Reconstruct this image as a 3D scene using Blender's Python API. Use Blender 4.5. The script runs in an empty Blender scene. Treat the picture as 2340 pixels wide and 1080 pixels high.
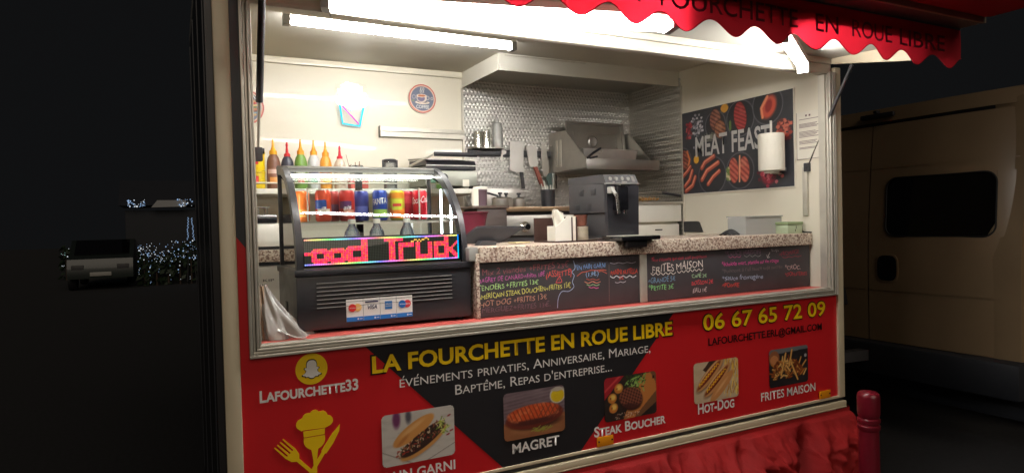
import bpy, bmesh, math, random
import numpy as np
from mathutils import Vector, Matrix, noise as mnoise

random.seed(7)
SC = bpy.context.scene
COL = SC.collection
PI = math.pi

# ------------------------------------------------------------------ camera
yaw, pitch, roll = (math.radians(a) for a in (27.18, 1.184, 1.4585))
Fv = Vector((math.sin(yaw)*math.cos(pitch), math.cos(yaw)*math.cos(pitch), -math.sin(pitch)))
R0 = Vector((math.cos(yaw), -math.sin(yaw), 0)); U0 = R0.cross(Fv)
Rv = R0*math.cos(roll) - U0*math.sin(roll)
Uv = U0*math.cos(roll) + R0*math.sin(roll)
cam_d = bpy.data.cameras.new("camera"); cam = bpy.data.objects.new("camera", cam_d); COL.objects.link(cam)
cam.matrix_world = Matrix(((Rv.x, Uv.x, -Fv.x, 0), (Rv.y, Uv.y, -Fv.y, -2.3), (Rv.z, Uv.z, -Fv.z, 1.62), (0, 0, 0, 1)))
cam_d.sensor_width = 36; cam_d.lens = 1500*36/2340; cam_d.clip_start = .05; cam_d.clip_end = 400
SC.camera = cam

# ------------------------------------------------------------------ night sky, exposure
w = bpy.data.worlds.new("World"); SC.world = w; w.use_nodes = True
bg = w.node_tree.nodes['Background']; bg.inputs[0].default_value = (.0052, .0054, .0058, 1); bg.inputs[1].default_value = 1.0
sd = bpy.data.lights.new("sun", 'SUN'); sun = bpy.data.objects.new("sun", sd); COL.objects.link(sun)      # added dim warm fill from behind the viewer, to brighten the trailer front
sd.energy = .62; sd.angle = math.radians(40); sd.color = (1., .86, .70)
_el, _az = math.radians(28), math.radians(3)
sun.rotation_euler = Vector((math.sin(_az)*math.cos(_el), math.cos(_az)*math.cos(_el), -math.sin(_el))).to_track_quat('-Z', 'Y').to_euler()
SC.view_settings.view_transform = 'Standard'; SC.view_settings.look = 'None'
SC.view_settings.exposure = 0; SC.view_settings.gamma = 1
SC.cycles.use_denoising = True
SC.cycles.max_bounces = 10; SC.cycles.diffuse_bounces = 5; SC.cycles.glossy_bounces = 4
SC.cycles.transparent_max_bounces = 16; SC.cycles.sample_clamp_indirect = 2.5
SC.cycles.caustics_reflective = False; SC.cycles.caustics_refractive = False

# ------------------------------------------------------------------ materials
def lin(c):
    return tuple((x/255/12.92 if x/255 <= .04045 else ((x/255+.055)/1.055)**2.4) for x in c)

def mat(name, col, rough=.5, metal=0., var=0., vs=9., bump=0., bs=60., coat=0., spec=.5, rgh_var=0., attr=False, subs=0., trans=0.):
    m = bpy.data.materials.new(name); m.use_nodes = True
    nt = m.node_tree; b = nt.nodes['Principled BSDF']
    c = lin(col)
    b.inputs['Base Color'].default_value = (*c, 1)
    b.inputs['Roughness'].default_value = rough; b.inputs['Metallic'].default_value = metal
    b.inputs['Coat Weight'].default_value = coat; b.inputs['Specular IOR Level'].default_value = spec
    if trans: b.inputs['Transmission Weight'].default_value = trans
    tc = nt.nodes.new('ShaderNodeTexCoord')
    if attr:
        a = nt.nodes.new('ShaderNodeAttribute'); a.attribute_name = 'Col'
        nt.links.new(a.outputs['Color'], b.inputs['Base Color'])
    elif var:
        n = nt.nodes.new('ShaderNodeTexNoise'); n.inputs['Scale'].default_value = vs; n.inputs['Detail'].default_value = 5
        nt.links.new(tc.outputs['Object'], n.inputs['Vector'])
        r = nt.nodes.new('ShaderNodeValToRGB')
        r.color_ramp.elements[0].position = .3; r.color_ramp.elements[1].position = .7
        r.color_ramp.elements[0].color = (*[x*(1-var) for x in c], 1)
        r.color_ramp.elements[1].color = (*[min(1, x*(1+var*.6)) for x in c], 1)
        nt.links.new(n.outputs['Fac'], r.inputs['Fac']); nt.links.new(r.outputs['Color'], b.inputs['Base Color'])
    if rgh_var:
        n = nt.nodes.new('ShaderNodeTexNoise'); n.inputs['Scale'].default_value = vs*1.7; n.inputs['Detail'].default_value = 6
        nt.links.new(tc.outputs['Object'], n.inputs['Vector'])
        mr = nt.nodes.new('ShaderNodeMapRange'); mr.inputs['To Min'].default_value = max(.03, rough-rgh_var); mr.inputs['To Max'].default_value = rough+rgh_var
        nt.links.new(n.outputs['Fac'], mr.inputs['Value']); nt.links.new(mr.outputs['Result'], b.inputs['Roughness'])
    if bump:
        n = nt.nodes.new('ShaderNodeTexNoise'); n.inputs['Scale'].default_value = bs; n.inputs['Detail'].default_value = 4
        nt.links.new(tc.outputs['Object'], n.inputs['Vector'])
        bp = nt.nodes.new('ShaderNodeBump'); bp.inputs['Strength'].default_value = bump; bp.inputs['Distance'].default_value = .01
        nt.links.new(n.outputs['Fac'], bp.inputs['Height']); nt.links.new(bp.outputs['Normal'], b.inputs['Normal'])
    return m

def emit(name, col, s, attr=False):
    m = bpy.data.materials.new(name); m.use_nodes = True; nt = m.node_tree
    nt.nodes.remove(nt.nodes['Principled BSDF'])
    e = nt.nodes.new('ShaderNodeEmission'); e.inputs[0].default_value = (*col, 1); e.inputs[1].default_value = s
    if attr:
        a = nt.nodes.new('ShaderNodeAttribute'); a.attribute_name = 'Col'; nt.links.new(a.outputs['Color'], e.inputs[0])
    nt.links.new(e.outputs[0], nt.nodes['Material Output'].inputs[0]); return m

def clear(name, tint, refl=1.0, rough=.02, body=0.):     # thin clear sheet: see-through plus a Fresnel reflection
    m = bpy.data.materials.new(name); m.use_nodes = True; nt = m.node_tree
    p = nt.nodes['Principled BSDF']
    t = nt.nodes.new('ShaderNodeBsdfTransparent'); t.inputs[0].default_value = (*tint, 1)
    g = nt.nodes.new('ShaderNodeBsdfGlossy'); g.inputs['Roughness'].default_value = rough
    f = nt.nodes.new('ShaderNodeFresnel'); f.inputs[0].default_value = 1.5
    k = nt.nodes.new('ShaderNodeMath'); k.operation = 'MULTIPLY'; k.inputs[1].default_value = refl
    mx = nt.nodes.new('ShaderNodeMixShader')
    nt.links.new(f.outputs[0], k.inputs[0]); nt.links.new(k.outputs[0], mx.inputs[0])
    nt.links.new(t.outputs[0], mx.inputs[1]); nt.links.new(g.outputs[0], mx.inputs[2])
    out = mx.outputs[0]
    if body:
        p.inputs['Base Color'].default_value = (*tint, 1); p.inputs['Roughness'].default_value = .3
        m2 = nt.nodes.new('ShaderNodeMixShader'); m2.inputs[0].default_value = body
        nt.links.new(out, m2.inputs[1]); nt.links.new(p.outputs[0], m2.inputs[2]); out = m2.outputs[0]
    else:
        nt.nodes.remove(p)
    nt.links.new(out, nt.nodes['Material Output'].inputs[0]); return m

def granite():
    m = mat('granite', (190, 172, 155), .35); nt = m.node_tree; b = nt.nodes['Principled BSDF']
    tc = nt.nodes.new('ShaderNodeTexCoord')
    v = nt.nodes.new('ShaderNodeTexVoronoi'); v.inputs['Scale'].default_value = 150
    n = nt.nodes.new('ShaderNodeTexNoise'); n.inputs['Scale'].default_value = 60; n.inputs['Detail'].default_value = 3
    r = nt.nodes.new('ShaderNodeValToRGB'); r.color_ramp.interpolation = 'CONSTANT'
    cols = [(0, (128, 102, 90)), (.12, (176, 152, 136)), (.36, (212, 198, 180)), (.58, (192, 172, 154)), (.74, (220, 208, 192)), (.93, (150, 124, 110))]
    e = r.color_ramp.elements
    e[0].position = 0; e[0].color = (*lin(cols[0][1]), 1); e[1].position = .2; e[1].color = (*lin(cols[1][1]), 1)
    for p, c in cols[2:]:
        q = e.new(p); q.color = (*lin(c), 1)
    sep = nt.nodes.new('ShaderNodeSeparateColor'); nt.links.new(tc.outputs['Object'], v.inputs['Vector'])
    nt.links.new(v.outputs['Color'], sep.inputs[0]); nt.links.new(sep.outputs[0], r.inputs[0]); nt.links.new(r.outputs[0], b.inputs['Base Color'])
    return m

M = dict(
 cream=mat('cream_wall', (232, 224, 204), .32, var=.04, vs=2.5, rgh_var=.06, coat=.15),
 ceil=mat('ceiling_panel', (230, 226, 214), .45, var=.04, vs=2),
 post=mat('cream_post', (214, 200, 170), .45, var=.07, vs=5, bump=.05, bs=20),
 alu=mat('aluminium', (214, 208, 194), .42, .5, var=.08, vs=14, rgh_var=.08),
 steel=mat('brushed_steel', (206, 202, 194), .36, .9, var=.08, vs=10, rgh_var=.08),
 stud=mat('studded_steel', (204, 200, 192), .34, .92, var=.06, vs=6),
 chrome=mat('chrome', (225, 225, 222), .1, 1.),
 red=mat('red_vinyl', (206, 33, 38), .33, var=.06, vs=3, rgh_var=.05, coat=.1),
 black=mat('black_vinyl', (38, 36, 38), .35, var=.08, vs=4),
 slate=mat('dark_grey_vinyl', (52, 54, 60), .4, var=.05, vs=4),
 yellow=mat('yellow_print', (250, 208, 20), .4), white=mat('white_print', (236, 232, 226), .4), ink=mat('dark_print', (34, 12, 14), .4),
 sill=mat('red_sill', (204, 92, 84), .4, var=.1, vs=8),
 plast=mat('black_plastic', (42, 42, 46), .35, var=.15, vs=12, rgh_var=.08),
 plastm=mat('matt_black_plastic', (56, 55, 57), .55, var=.12, vs=10),
 gloss=mat('gloss_black', (20, 20, 23), .18, coat=.4),
 gplast=mat('grey_plastic', (150, 148, 142), .45, var=.08),
 wplast=mat('white_plastic', (228, 224, 212), .38, var=.04, vs=6),
 rubber=mat('black_rubber', (22, 22, 24), .65, var=.1),
 redcloth=mat('red_cloth', (152, 7, 9), .8, var=.18, vs=7, bump=.25, bs=160),
 redfab=mat('red_awning_cloth', (214, 34, 54), .75, var=.1, vs=5, bump=.15, bs=220),
 board=mat('chalkboard', (62, 59, 63), .6, var=.22, vs=6),
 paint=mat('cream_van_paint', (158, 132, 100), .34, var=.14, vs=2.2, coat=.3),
 bumper=mat('dark_bumper', (34, 36, 42), .6, var=.15),
 vglass=mat('dark_glass', (12, 11, 13), .08, coat=.5),
 boll=mat('dark_red_paint', (116, 20, 36), .32, var=.14, vs=9, bump=.08, bs=30, coat=.2),
 amber=mat('amber_reflector', (236, 150, 24), .25, coat=.5),
 asphalt=mat('asphalt', (46, 46, 48), .85, var=.25, vs=30, bump=.4, bs=180),
 wood=mat('wood', (150, 104, 70), .5, var=.25, vs=18),
 paper=mat('white_paper', (232, 226, 210), .8, var=.03, bump=.1, bs=90),
 art=mat('printed_picture', (200, 200, 200), .36, attr=True, coat=.1),
 artm=mat('printed_poster', (200, 200, 200), .42, attr=True),
 dsteel=mat('dark_steel', (164, 160, 153), .35, .95, var=.12, vs=7, rgh_var=.08), bagp=clear('thin_bag_plastic', (.80, .77, .72), 3., .12, .38), dimred=mat('dark_red_print', (104, 18, 28), .7), plate=clear('clear_plate', (.985, .99, .99), .6),
 glass=clear('clear_glass', (.93, .96, .95), 1.0),
 clearp=clear('clear_plastic', (.88, .89, .88), 1.2, .08, .12),
 frost=clear('frosted_plastic', (.82, .82, .78), 1.0, .2, .42),
 tube=emit('lamp_tube', (1., .98, .945), 100), tubeh=emit('hatch_lamp_tube', (1., .98, .945), 108),
 led=emit('white_led', (.86, .94, 1.), 16), ledtop=emit('warm_led', (1., .97, .88), 14),
 granite=granite(),
)

def cloth_through(m, col, k):
    nt = m.node_tree; p = nt.nodes['Principled BSDF']; t = nt.nodes.new('ShaderNodeBsdfTranslucent'); t.inputs[0].default_value = (*lin(col), 1)
    mx = nt.nodes.new('ShaderNodeMixShader'); mx.inputs[0].default_value = k
    nt.links.new(p.outputs[0], mx.inputs[1]); nt.links.new(t.outputs[0], mx.inputs[2]); nt.links.new(mx.outputs[0], nt.nodes['Material Output'].inputs[0])
cloth_through(M['redfab'], (216, 34, 52), .24)

# ------------------------------------------------------------------ object helpers
ORG = {}
def tag(o, label=None, cat=None, group=None, kind=None):
    if label: o['label'] = label
    if cat: o['category'] = cat
    if group: o['group'] = group
    if kind: o['kind'] = kind
    return o

def thing(name, label, cat, loc, group=None):
    o = bpy.data.objects.new(name, None); COL.objects.link(o); o.location = loc; o.empty_display_size = .05
    ORG[o.name] = Vector(loc)
    return tag(o, label, cat, group)

def link(name, me, parent=None, org=None):
    o = bpy.data.objects.new(name, me); COL.objects.link(o)
    if parent is not None:
        o.parent = parent; ORG[o.name] = ORG[parent.name]
        me.transform(Matrix.Translation(-ORG[parent.name]))
    elif org is not None:
        me.transform(Matrix.Translation(-Vector(org))); o.location = org; ORG[o.name] = Vector(org)
    else:
        ORG[o.name] = Vector((0, 0, 0))
    return o

def dup(root, delta, label=None, group=None):
    def rec(o, par):
        c = o.copy(); COL.objects.link(c)
        ORG[c.name] = ORG[o.name] + Vector(delta)
        if par is not None: c.parent = par
        for ch in list(o.children):
            rec(ch, c)
        return c
    r = rec(root, None); r.location = root.location + Vector(delta)
    if label: r['label'] = label
    if group: r['group'] = group
    return r

class MB:
    def __init__(s):
        s.bm = bmesh.new(); s.cl = None
    def _mi(s, fs, m):
        for f in fs: f.material_index = m
    def _new(s, vs0):
        return None
    def box(s, x0, x1, y0, y1, z0, z1, bev=0., m=0, seg=2):
        x0, x1 = min(x0, x1), max(x0, x1); y0, y1 = min(y0, y1), max(y0, y1); z0, z1 = min(z0, z1), max(z0, z1)
        mt = Matrix.Translation(((x0+x1)/2, (y0+y1)/2, (z0+z1)/2)) @ Matrix.Diagonal((x1-x0, y1-y0, z1-z0, 1))
        r = bmesh.ops.create_cube(s.bm, size=1, matrix=mt)
        vs = set(r['verts']); es = [e for e in s.bm.edges if e.verts[0] in vs and e.verts[1] in vs] if bev else []
        fs = {f for v in vs for f in v.link_faces}
        s._mi(fs, m)
        if bev:
            bmesh.ops.bevel(s.bm, geom=es, offset=min(bev, .45*min(x1-x0, y1-y0, z1-z0)), segments=seg, affect='EDGES', profile=.6, material=-1)
        return s
    def cyl(s, p0, p1, r0, r1=None, n=18, m=0, caps=True):
        p0, p1 = Vector(p0), Vector(p1); r1 = r0 if r1 is None else r1
        d = p1-p0
        q = d.to_track_quat('Z', 'Y').to_matrix()
        a = [s.bm.verts.new(p0 + q @ Vector((r0*math.cos(2*PI*i/n), r0*math.sin(2*PI*i/n), 0))) for i in range(n)]
        b = [s.bm.verts.new(p1 + q @ Vector((r1*math.cos(2*PI*i/n), r1*math.sin(2*PI*i/n), 0))) for i in range(n)]
        fs = [s.bm.faces.new((a[i], a[(i+1) % n], b[(i+1) % n], b[i])) for i in range(n)]
        if caps: fs += [s.bm.faces.new(a[::-1]), s.bm.faces.new(b)]
        s._mi(fs, m); return s
    def lathe(s, c, prof, n=24, m=0, mats=None, axis='z'):
        c = Vector(c); rings = []
        for r, z in prof:
            ring = []
            for i in range(n):
                a = 2*PI*i/n; rr = max(r, 1e-5)
                p = (rr*math.cos(a), rr*math.sin(a), z)
                if axis == 'y': p = (rr*math.cos(a), z, -rr*math.sin(a))
                if axis == 'x': p = (z, rr*math.cos(a), rr*math.sin(a))
                ring.append(s.bm.verts.new(c+Vector(p)))
            rings.append(ring)
        for k in range(len(rings)-1):
            for i in range(n):
                f = s.bm.faces.new((rings[k][i], rings[k][(i+1) % n], rings[k+1][(i+1) % n], rings[k+1][i]))
                f.material_index = mats[k] if mats else m
        f = s.bm.faces.new(rings[0][::-1]); f.material_index = mats[0] if mats else m
        f = s.bm.faces.new(rings[-1]); f.material_index = mats[-1] if mats else m
        return s
    def tube(s, pts, r, n=8, m=0, closed=False, rs=None):
        P = [Vector(p) for p in pts]; N = len(P); rings = []; up = None
        for k in range(N):
            if closed: t = (P[(k+1) % N]-P[k-1])
            else: t = (P[min(k+1, N-1)]-P[max(k-1, 0)])
            t.normalize()
            if up is None:
                up = t.orthogonal().normalized()
            up = (up - t*up.dot(t)); up = up.normalized() if up.length > 1e-6 else t.orthogonal().normalized()
            bt = t.cross(up); rr = rs[k] if rs else r
            rings.append([s.bm.verts.new(P[k] + (up*math.cos(2*PI*i/n)+bt*math.sin(2*PI*i/n))*rr) for i in range(n)])
        for k in range(N if closed else N-1):
            A, B = rings[k], rings[(k+1) % N]
            for i in range(n):
                f = s.bm.faces.new((A[i], A[(i+1) % n], B[(i+1) % n], B[i])); f.material_index = m
        if not closed:
            for q in (rings[0][::-1], rings[-1]):
                f = s.bm.faces.new(q); f.material_index = m
        return s
    def prism(s, pts, axis, a, b, m=0):
        def P(p, t):
            return {'x': (t, p[0], p[1]), 'y': (p[0], t, p[1]), 'z': (p[0], p[1], t)}[axis]
        A = [s.bm.verts.new(P(p, a)) for p in pts]; B = [s.bm.verts.new(P(p, b)) for p in pts]; n = len(pts)
        fs = [s.bm.faces.new((A[i], A[(i+1) % n], B[(i+1) % n], B[i])) for i in range(n)]
        fs += [s.bm.faces.new(A[::-1]), s.bm.faces.new(B)]
        s._mi(fs, m); return s
    def sphere(s, c, r, sc=(1, 1, 1), m=0, u=16, v=10):
        mt = Matrix.Translation(c) @ Matrix.Diagonal((r*sc[0], r*sc[1], r*sc[2], 1))
        q = bmesh.ops.create_uvsphere(s.bm, u_segments=u, v_segments=v, radius=1, matrix=mt)
        s._mi({f for x in q['verts'] for f in x.link_faces}, m); return s
    def quad(s, *p, m=0):
        f = s.bm.faces.new([s.bm.verts.new(q) for q in p]); f.material_index = m; return s
    def grid(s, fn, nu, nv, m=0):
        V = [[s.bm.verts.new(fn(i/nu, j/nv)) for i in range(nu+1)] for j in range(nv+1)]
        for j in range(nv):
            for i in range(nu):
                f = s.bm.faces.new((V[j][i], V[j][i+1], V[j+1][i+1], V[j+1][i])); f.material_index = m
        return s
    def build(s, name, mats, parent=None, org=None, ang=35, flip=False):
        bmesh.ops.recalc_face_normals(s.bm, faces=s.bm.faces)
        me = bpy.data.meshes.new(name); s.bm.to_mesh(me); s.bm.free()
        for x in (mats if isinstance(mats, (list, tuple)) else [mats]):
            me.materials.append(M[x] if isinstance(x, str) else x)
        me.polygons.foreach_set('use_smooth', [True]*len(me.polygons))
        me.set_sharp_from_angle(angle=math.radians(ang))
        return link(name, me, parent, org)

# writing: a font curve turned into a mesh, its capitals scaled to a height and its line stretched between two ends
_fc = bpy.data.curves.new('writing', 'FONT'); _fo = bpy.data.objects.new('writing', _fc); COL.objects.link(_fo)
_fc.resolution_u = 3
def text_co(s, bold=0., small=False, shear=0., smallscale=.78):
    _fc.body = s; _fc.offset = bold; _fc.shear = shear; _fc.small_caps_scale = smallscale
    for i, ch in enumerate(s):
        _fc.body_format[i].use_small_caps = small
    bpy.context.view_layer.update()
    dg = bpy.context.evaluated_depsgraph_get()
    me = bpy.data.meshes.new_from_object(_fo.evaluated_get(dg), depsgraph=dg)
    co = np.empty(len(me.vertices)*3); me.vertices.foreach_get('co', co)
    return me, co.reshape(-1, 3)
_m, _c = text_co('E'); CAP = float(_c[:, 1].max())

def write(s, fn, width, cap, material, parent=None, name='lettering', bold=0., small=False, shear=0., jit=0., label=None, org=None, seed=0):
    """fn(u, v) -> world point, u along the line in metres, v up"""
    me, co = text_co(s, bold, small, shear)
    x0, x1 = co[:, 0].min(), co[:, 0].max()
    u = (co[:, 0]-x0)/(x1-x0)*width
    v = co[:, 1]/CAP*cap/(.78 if small else 1)
    if jit:
        k = seed*1.7; L = cap*1.1
        v = v*(1+.16*np.sin(u/L*1.9+k)) + jit*cap*(np.sin(u/L*2.3+k)+.6*np.sin(u/L*5.1+2*k))
        u = u + jit*cap*(.8*np.sin(v/cap*3+u/L*1.3+k)+.5*np.sin(u/L*3.7+k))
    pts = [fn(a, b) for a, b in zip(u, v)]
    me.vertices.foreach_set('co', np.array(pts, dtype=float).ravel())
    me.materials.clear(); me.materials.append(M[material] if isinstance(material, str) else material)
    me.name = name; me.update()
    o = link(name, me, parent, org)
    if label: o['label'] = label
    return o

def accents(s, idx, fn, width, cap, material, parent, bold=0., kind='acute'):
    _me, co = text_co(s, bold, True); tot = co[:, 0].max()-co[:, 0].min(); k = width/tot; ch = cap
    mb = MB()
    for i in idx:
        _m1, c1 = text_co(s[:i+1], bold, True); _m2, c2 = text_co(s[i], bold, True)
        cx = (c1[:, 0].max()-.5*(c2[:, 0].max()-c2[:, 0].min()))*k
        shp = [(-.10, 1.1), (.06, 1.42), (.26, 1.42), (.02, 1.1)] if kind == 'acute' else [(-.26, 1.1), (-.08, 1.42), (.08, 1.42), (.26, 1.1), (.12, 1.1), (0, 1.26), (-.12, 1.1)]
        mb.bm.faces.new([mb.bm.verts.new(fn(cx+a*ch*.8, b*ch)) for a, b in shp])
    return mb.build('lettering', material, parent)

def front(x, z, y=-.0035):
    return lambda u, v: (x+u, y, z+v)

# pictures: numpy painting carried by the vertices of a fine grid
class Paint:
    def __init__(s, w, h, bg):
        s.w, s.h = w, h; s.asp = w/h
        s.X, s.Y = np.meshgrid((np.arange(w)+.5)/w, (np.arange(h)+.5)/h)
        s.a = np.ones((h, w, 3))*np.array(bg, float); s.rs = np.random.RandomState(3)
    def mix(s, m, c):
        m = np.clip(m, 0, 1)[..., None]; s.a = s.a*(1-m)+np.array(c, float)*m; return s
    def noise(s, sx, sy=None, seed=0, oct=3):
        sy = sy or sx; out = 0; amp = .5; rs = np.random.RandomState(seed)
        for _ in range(oct):
            gx, gy = int(sx)+2, int(sy)+2; g = rs.rand(gy, gx)
            fx, fy = s.X*(gx-1.001), s.Y*(gy-1.001); ix, iy = fx.astype(int), fy.astype(int); tx, ty = fx-ix, fy-iy
            tx = tx*tx*(3-2*tx); ty = ty*ty*(3-2*ty)
            out = out+amp*((g[iy, ix]*(1-tx)+g[iy, ix+1]*tx)*(1-ty)+(g[iy+1, ix]*(1-tx)+g[iy+1, ix+1]*tx)*ty)
            amp *= .5; sx *= 2; sy *= 2
        return out
    def ell(s, cx, cy, rx, ry, ang=0, soft=.06):
        dx, dy = (s.X-cx)*s.asp, s.Y-cy; a = math.radians(ang)
        x = dx*math.cos(a)+dy*math.sin(a); y = -dx*math.sin(a)+dy*math.cos(a)
        d = np.sqrt((x/rx)**2+(y/ry)**2); return np.clip((1-d)/soft, 0, 1)
    def ring(s, cx, cy, r, wd=.012):
        d = np.hypot((s.X-cx)*s.asp, s.Y-cy); return np.clip(1-np.abs(d-r)/wd, 0, 1)
    def line(s, x0, y0, x1, y1, wd, soft=.4):
        ax, ay, bx, by = x0*s.asp, y0, x1*s.asp, y1; px, py = s.X*s.asp-ax, s.Y-ay
        L2 = (bx-ax)**2+(by-ay)**2+1e-9; t = np.clip((px*(bx-ax)+py*(by-ay))/L2, 0, 1)
        d = np.hypot(px-t*(bx-ax), py-t*(by-ay)); return np.clip((wd-d)/(wd*soft), 0, 1)
    def arc(s, pts, wd):
        m = 0
        for p, q in zip(pts[:-1], pts[1:]): m = np.maximum(m, s.line(*p, *q, wd))
        return m
    def poly(s, pts):
        m = np.zeros(s.X.shape, bool); n = len(pts)
        for i in range(n):
            (x0, y0), (x1, y1) = pts[i], pts[(i+1) % n]
            c = ((y0 > s.Y) != (y1 > s.Y)) & (s.X < (x1-x0)*(s.Y-y0)/((y1-y0) or 1e-9)+x0); m ^= c
        return m.astype(float)
    def stripes(s, freq, ang, duty=.5):
        a = math.radians(ang); t = (s.X*s.asp*math.cos(a)+s.Y*math.sin(a))*freq
        return np.clip((np.abs((t % 1)-.5)*2-duty)*4+.5, 0, 1)

def picture(name, P, fn, wid, hei, material='art', parent=None, radius=0., org=None, ellipse=False):
    """fn(u, v) -> world point on the sheet, u, v in metres"""
    h, wd = P.h, P.w
    U, V = np.meshgrid(np.linspace(0, wid, wd), np.linspace(0, hei, h))
    vs = [fn(a, b) for a, b in zip(U.ravel(), V.ravel())]
    fs = []
    for j in range(h-1):
        for i in range(wd-1):
            cx, cy = (U[j, i]+U[j, i+1])/2, (V[j, i]+V[j+1, i])/2
            if ellipse and ((cx/wid-.5)**2+(cy/hei-.5)**2 > .25): continue
            if radius:
                dx = max(radius-cx, cx-(wid-radius), 0); dy = max(radius-cy, cy-(hei-radius), 0)
                if dx*dx+dy*dy > radius*radius: continue
            k = j*wd+i; fs.append((k, k+1, k+wd+1, k+wd))
    me = bpy.data.meshes.new(name); me.from_pydata(vs, [], fs)
    ca = me.color_attributes.new('Col', 'FLOAT_COLOR', 'POINT')
    c = np.clip(P.a.reshape(-1, 3)/255, 0, 1); c = np.where(c <= .04045, c/12.92, ((c+.055)/1.055)**2.4)
    ca.data.foreach_set('color', np.hstack([c, np.ones((len(c), 1))]).ravel())
    me.materials.append(M[material]); me.update()
    return link(name, me, parent, org)

# ================================================================== SETTING
def ground_fn(u, v):
    x = -60+120*u; y = -20+110*v
    return (x, y, 0)
g = MB().grid(ground_fn, 12, 11).build('ground', 'asphalt'); tag(g, 'dark asphalt ground around the food trailer', None, None, 'structure')

# ================================================================== FOOD TRAILER
T = thing('food_trailer', 'red and black catering trailer with its serving hatch open and lit inside', 'food trailer', (1.62, .85, 0))
# shell
MB().box(.13, 3.12, .03, 1.72, .62, .75).build('floor', 'slate', T)
MB().box(.13, 3.12, 1.67, 1.72, .75, 2.605).build('back_wall', 'cream', T)
MB().box(.105, .17, .012, 1.72, .3, 2.64).build('end_wall', 'black', T)
b = MB(); b.box(.1015, .105, .1, .13, .35, 2.6); b.box(.1015, .105, .55, .57, .35, 2.6); b.box(.1015, .105, 1.1, 1.12, .35, 2.6); b.box(.1015, .105, 1.6, 1.64, .35, 2.6)
b.build('wall_rib', 'slate', T)
MB().box(.17, .172, .05, 1.67, .75, 2.605).build('wall_lining', 'cream', T)
MB().box(3.05, 3.12, .03, 1.72, .3, 2.64).build('end_wall', 'cream', T)
MB().box(.105, 3.12, .0, 1.72, 2.605, 2.7, .02).build('roof', 'ceil', T)
MB().box(.172, 1.697, 1.648, 1.67, 2.565, 2.605, .008).build('ceiling_trim', 'cream', T)
MB().box(.172, 3.05, 1.1, 1.11, .75, .751).build('floor_seam', 'slate', T)
# front below the window: panel, print, writing
SPn = MB().box(.175, 3.12, 0, .03, .66, 1.2).build('side_panel', 'red', T)
b = MB(); b.prism([(.584, 1.199), (1.993, 1.199), (1.478, .664), (1.115, .664)], 'y', -.0015, 0)
b.build('printed_band', 'black', SPn)
b = MB(); b.box(.175, .207, -.001, .03, 1.2, 2.62); b.build('side_strip', 'red', T)
b = MB(); b.prism([(.1745, 1.60), (.2075, 1.555), (.2075, 2.621), (.1745, 2.621)], 'y', -.0022, .0); b.build('side_strip', 'slate', T)['label'] = 'dark grey upper strip beside the window'
def panel_text(s, x0, x1, z, cap, m, **k): return write(s, front(x0, z), x1-x0, cap, m, SPn, **k)
# title: dark outline below yellow letters
write('LA FOURCHETTE EN ROUE LIBRE', front(.602, 1.097, -.0022), 1.384, .064, 'ink', SPn, bold=.05)
panel_text('LA FOURCHETTE EN ROUE LIBRE', .608, 1.979, 1.1, .057, 'yellow', bold=.028)
panel_text('evenements privatifs, Anniversaire, Mariage,', .707, 1.852, 1.035, .029, 'white', small=True)
accents('evenements privatifs, Anniversaire, Mariage,', (0, 2), front(.707, 1.035), 1.145, .029, 'white', SPn)
panel_text("Bapteme, Repas d'entreprise...", .922, 1.643, .978, .029, 'white', small=True)
accents("Bapteme, Repas d'entreprise...", (4,), front(.922, .978), .721, .029, 'white', SPn, kind='circ')
write('06 67 65 72 09', front(2.158, 1.097, -.0022), .852, .076, 'ink', SPn, bold=.04)
panel_text('06 67 65 72 09', 2.163, 3.006, 1.1, .07, 'yellow', bold=.018)
panel_text('LAFOURCHETTE.ERL@GMAIL.COM', 2.193, 2.977, 1.026, .033, 'ink', bold=.02)
panel_text('Lafourchette33', .231, .557, 1.05, .029, 'white', small=True, bold=.03)
panel_text('MAGRET', 1.157, 1.373, .711, .037, 'white', bold=.024)
panel_text('Steak Boucher', 1.545, 1.93, .709, .032, 'white', small=True, bold=.024)
panel_text('Hot-Dog', 2.121, 2.349, .717, .037, 'white', small=True, bold=.024)
panel_text('FRITES MAISON', 2.528, 2.92, .716, .04, 'white', bold=.014)
panel_text('PAIN GARNI', .636, .914, .7, .034, 'white', bold=.02)

# ghost emblem in a yellow disc
b = MB(); b.cyl((.4, -.002, 1.141), (.4, 0, 1.141), .053, n=48); b.build('emblem_disc', 'yellow', SPn)
half = [(0, .031), (.008, .030), (.014, .025), (.0165, .017), (.0165, .006), (.023, .005), (.024, .001), (.018, -.004), (.02, -.010), (.026, -.015), (.031, -.017), (.029, -.021), (.022, -.022), (.02, -.026), (.012, -.025), (.006, -.03), (0, -.031)]
def ghost(k): return [(.4+x*k, 1.141+z*k) for x, z in half]+[(.4-x*k, 1.141+z*k) for x, z in half[-2:0:-1]]
MB().prism(ghost(1.1), 'y', -.003, -.002).build('ghost_outline', 'ink', SPn)
MB().prism(ghost(.98), 'y', -.004, -.003).build('ghost_emblem', 'white', SPn)

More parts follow.
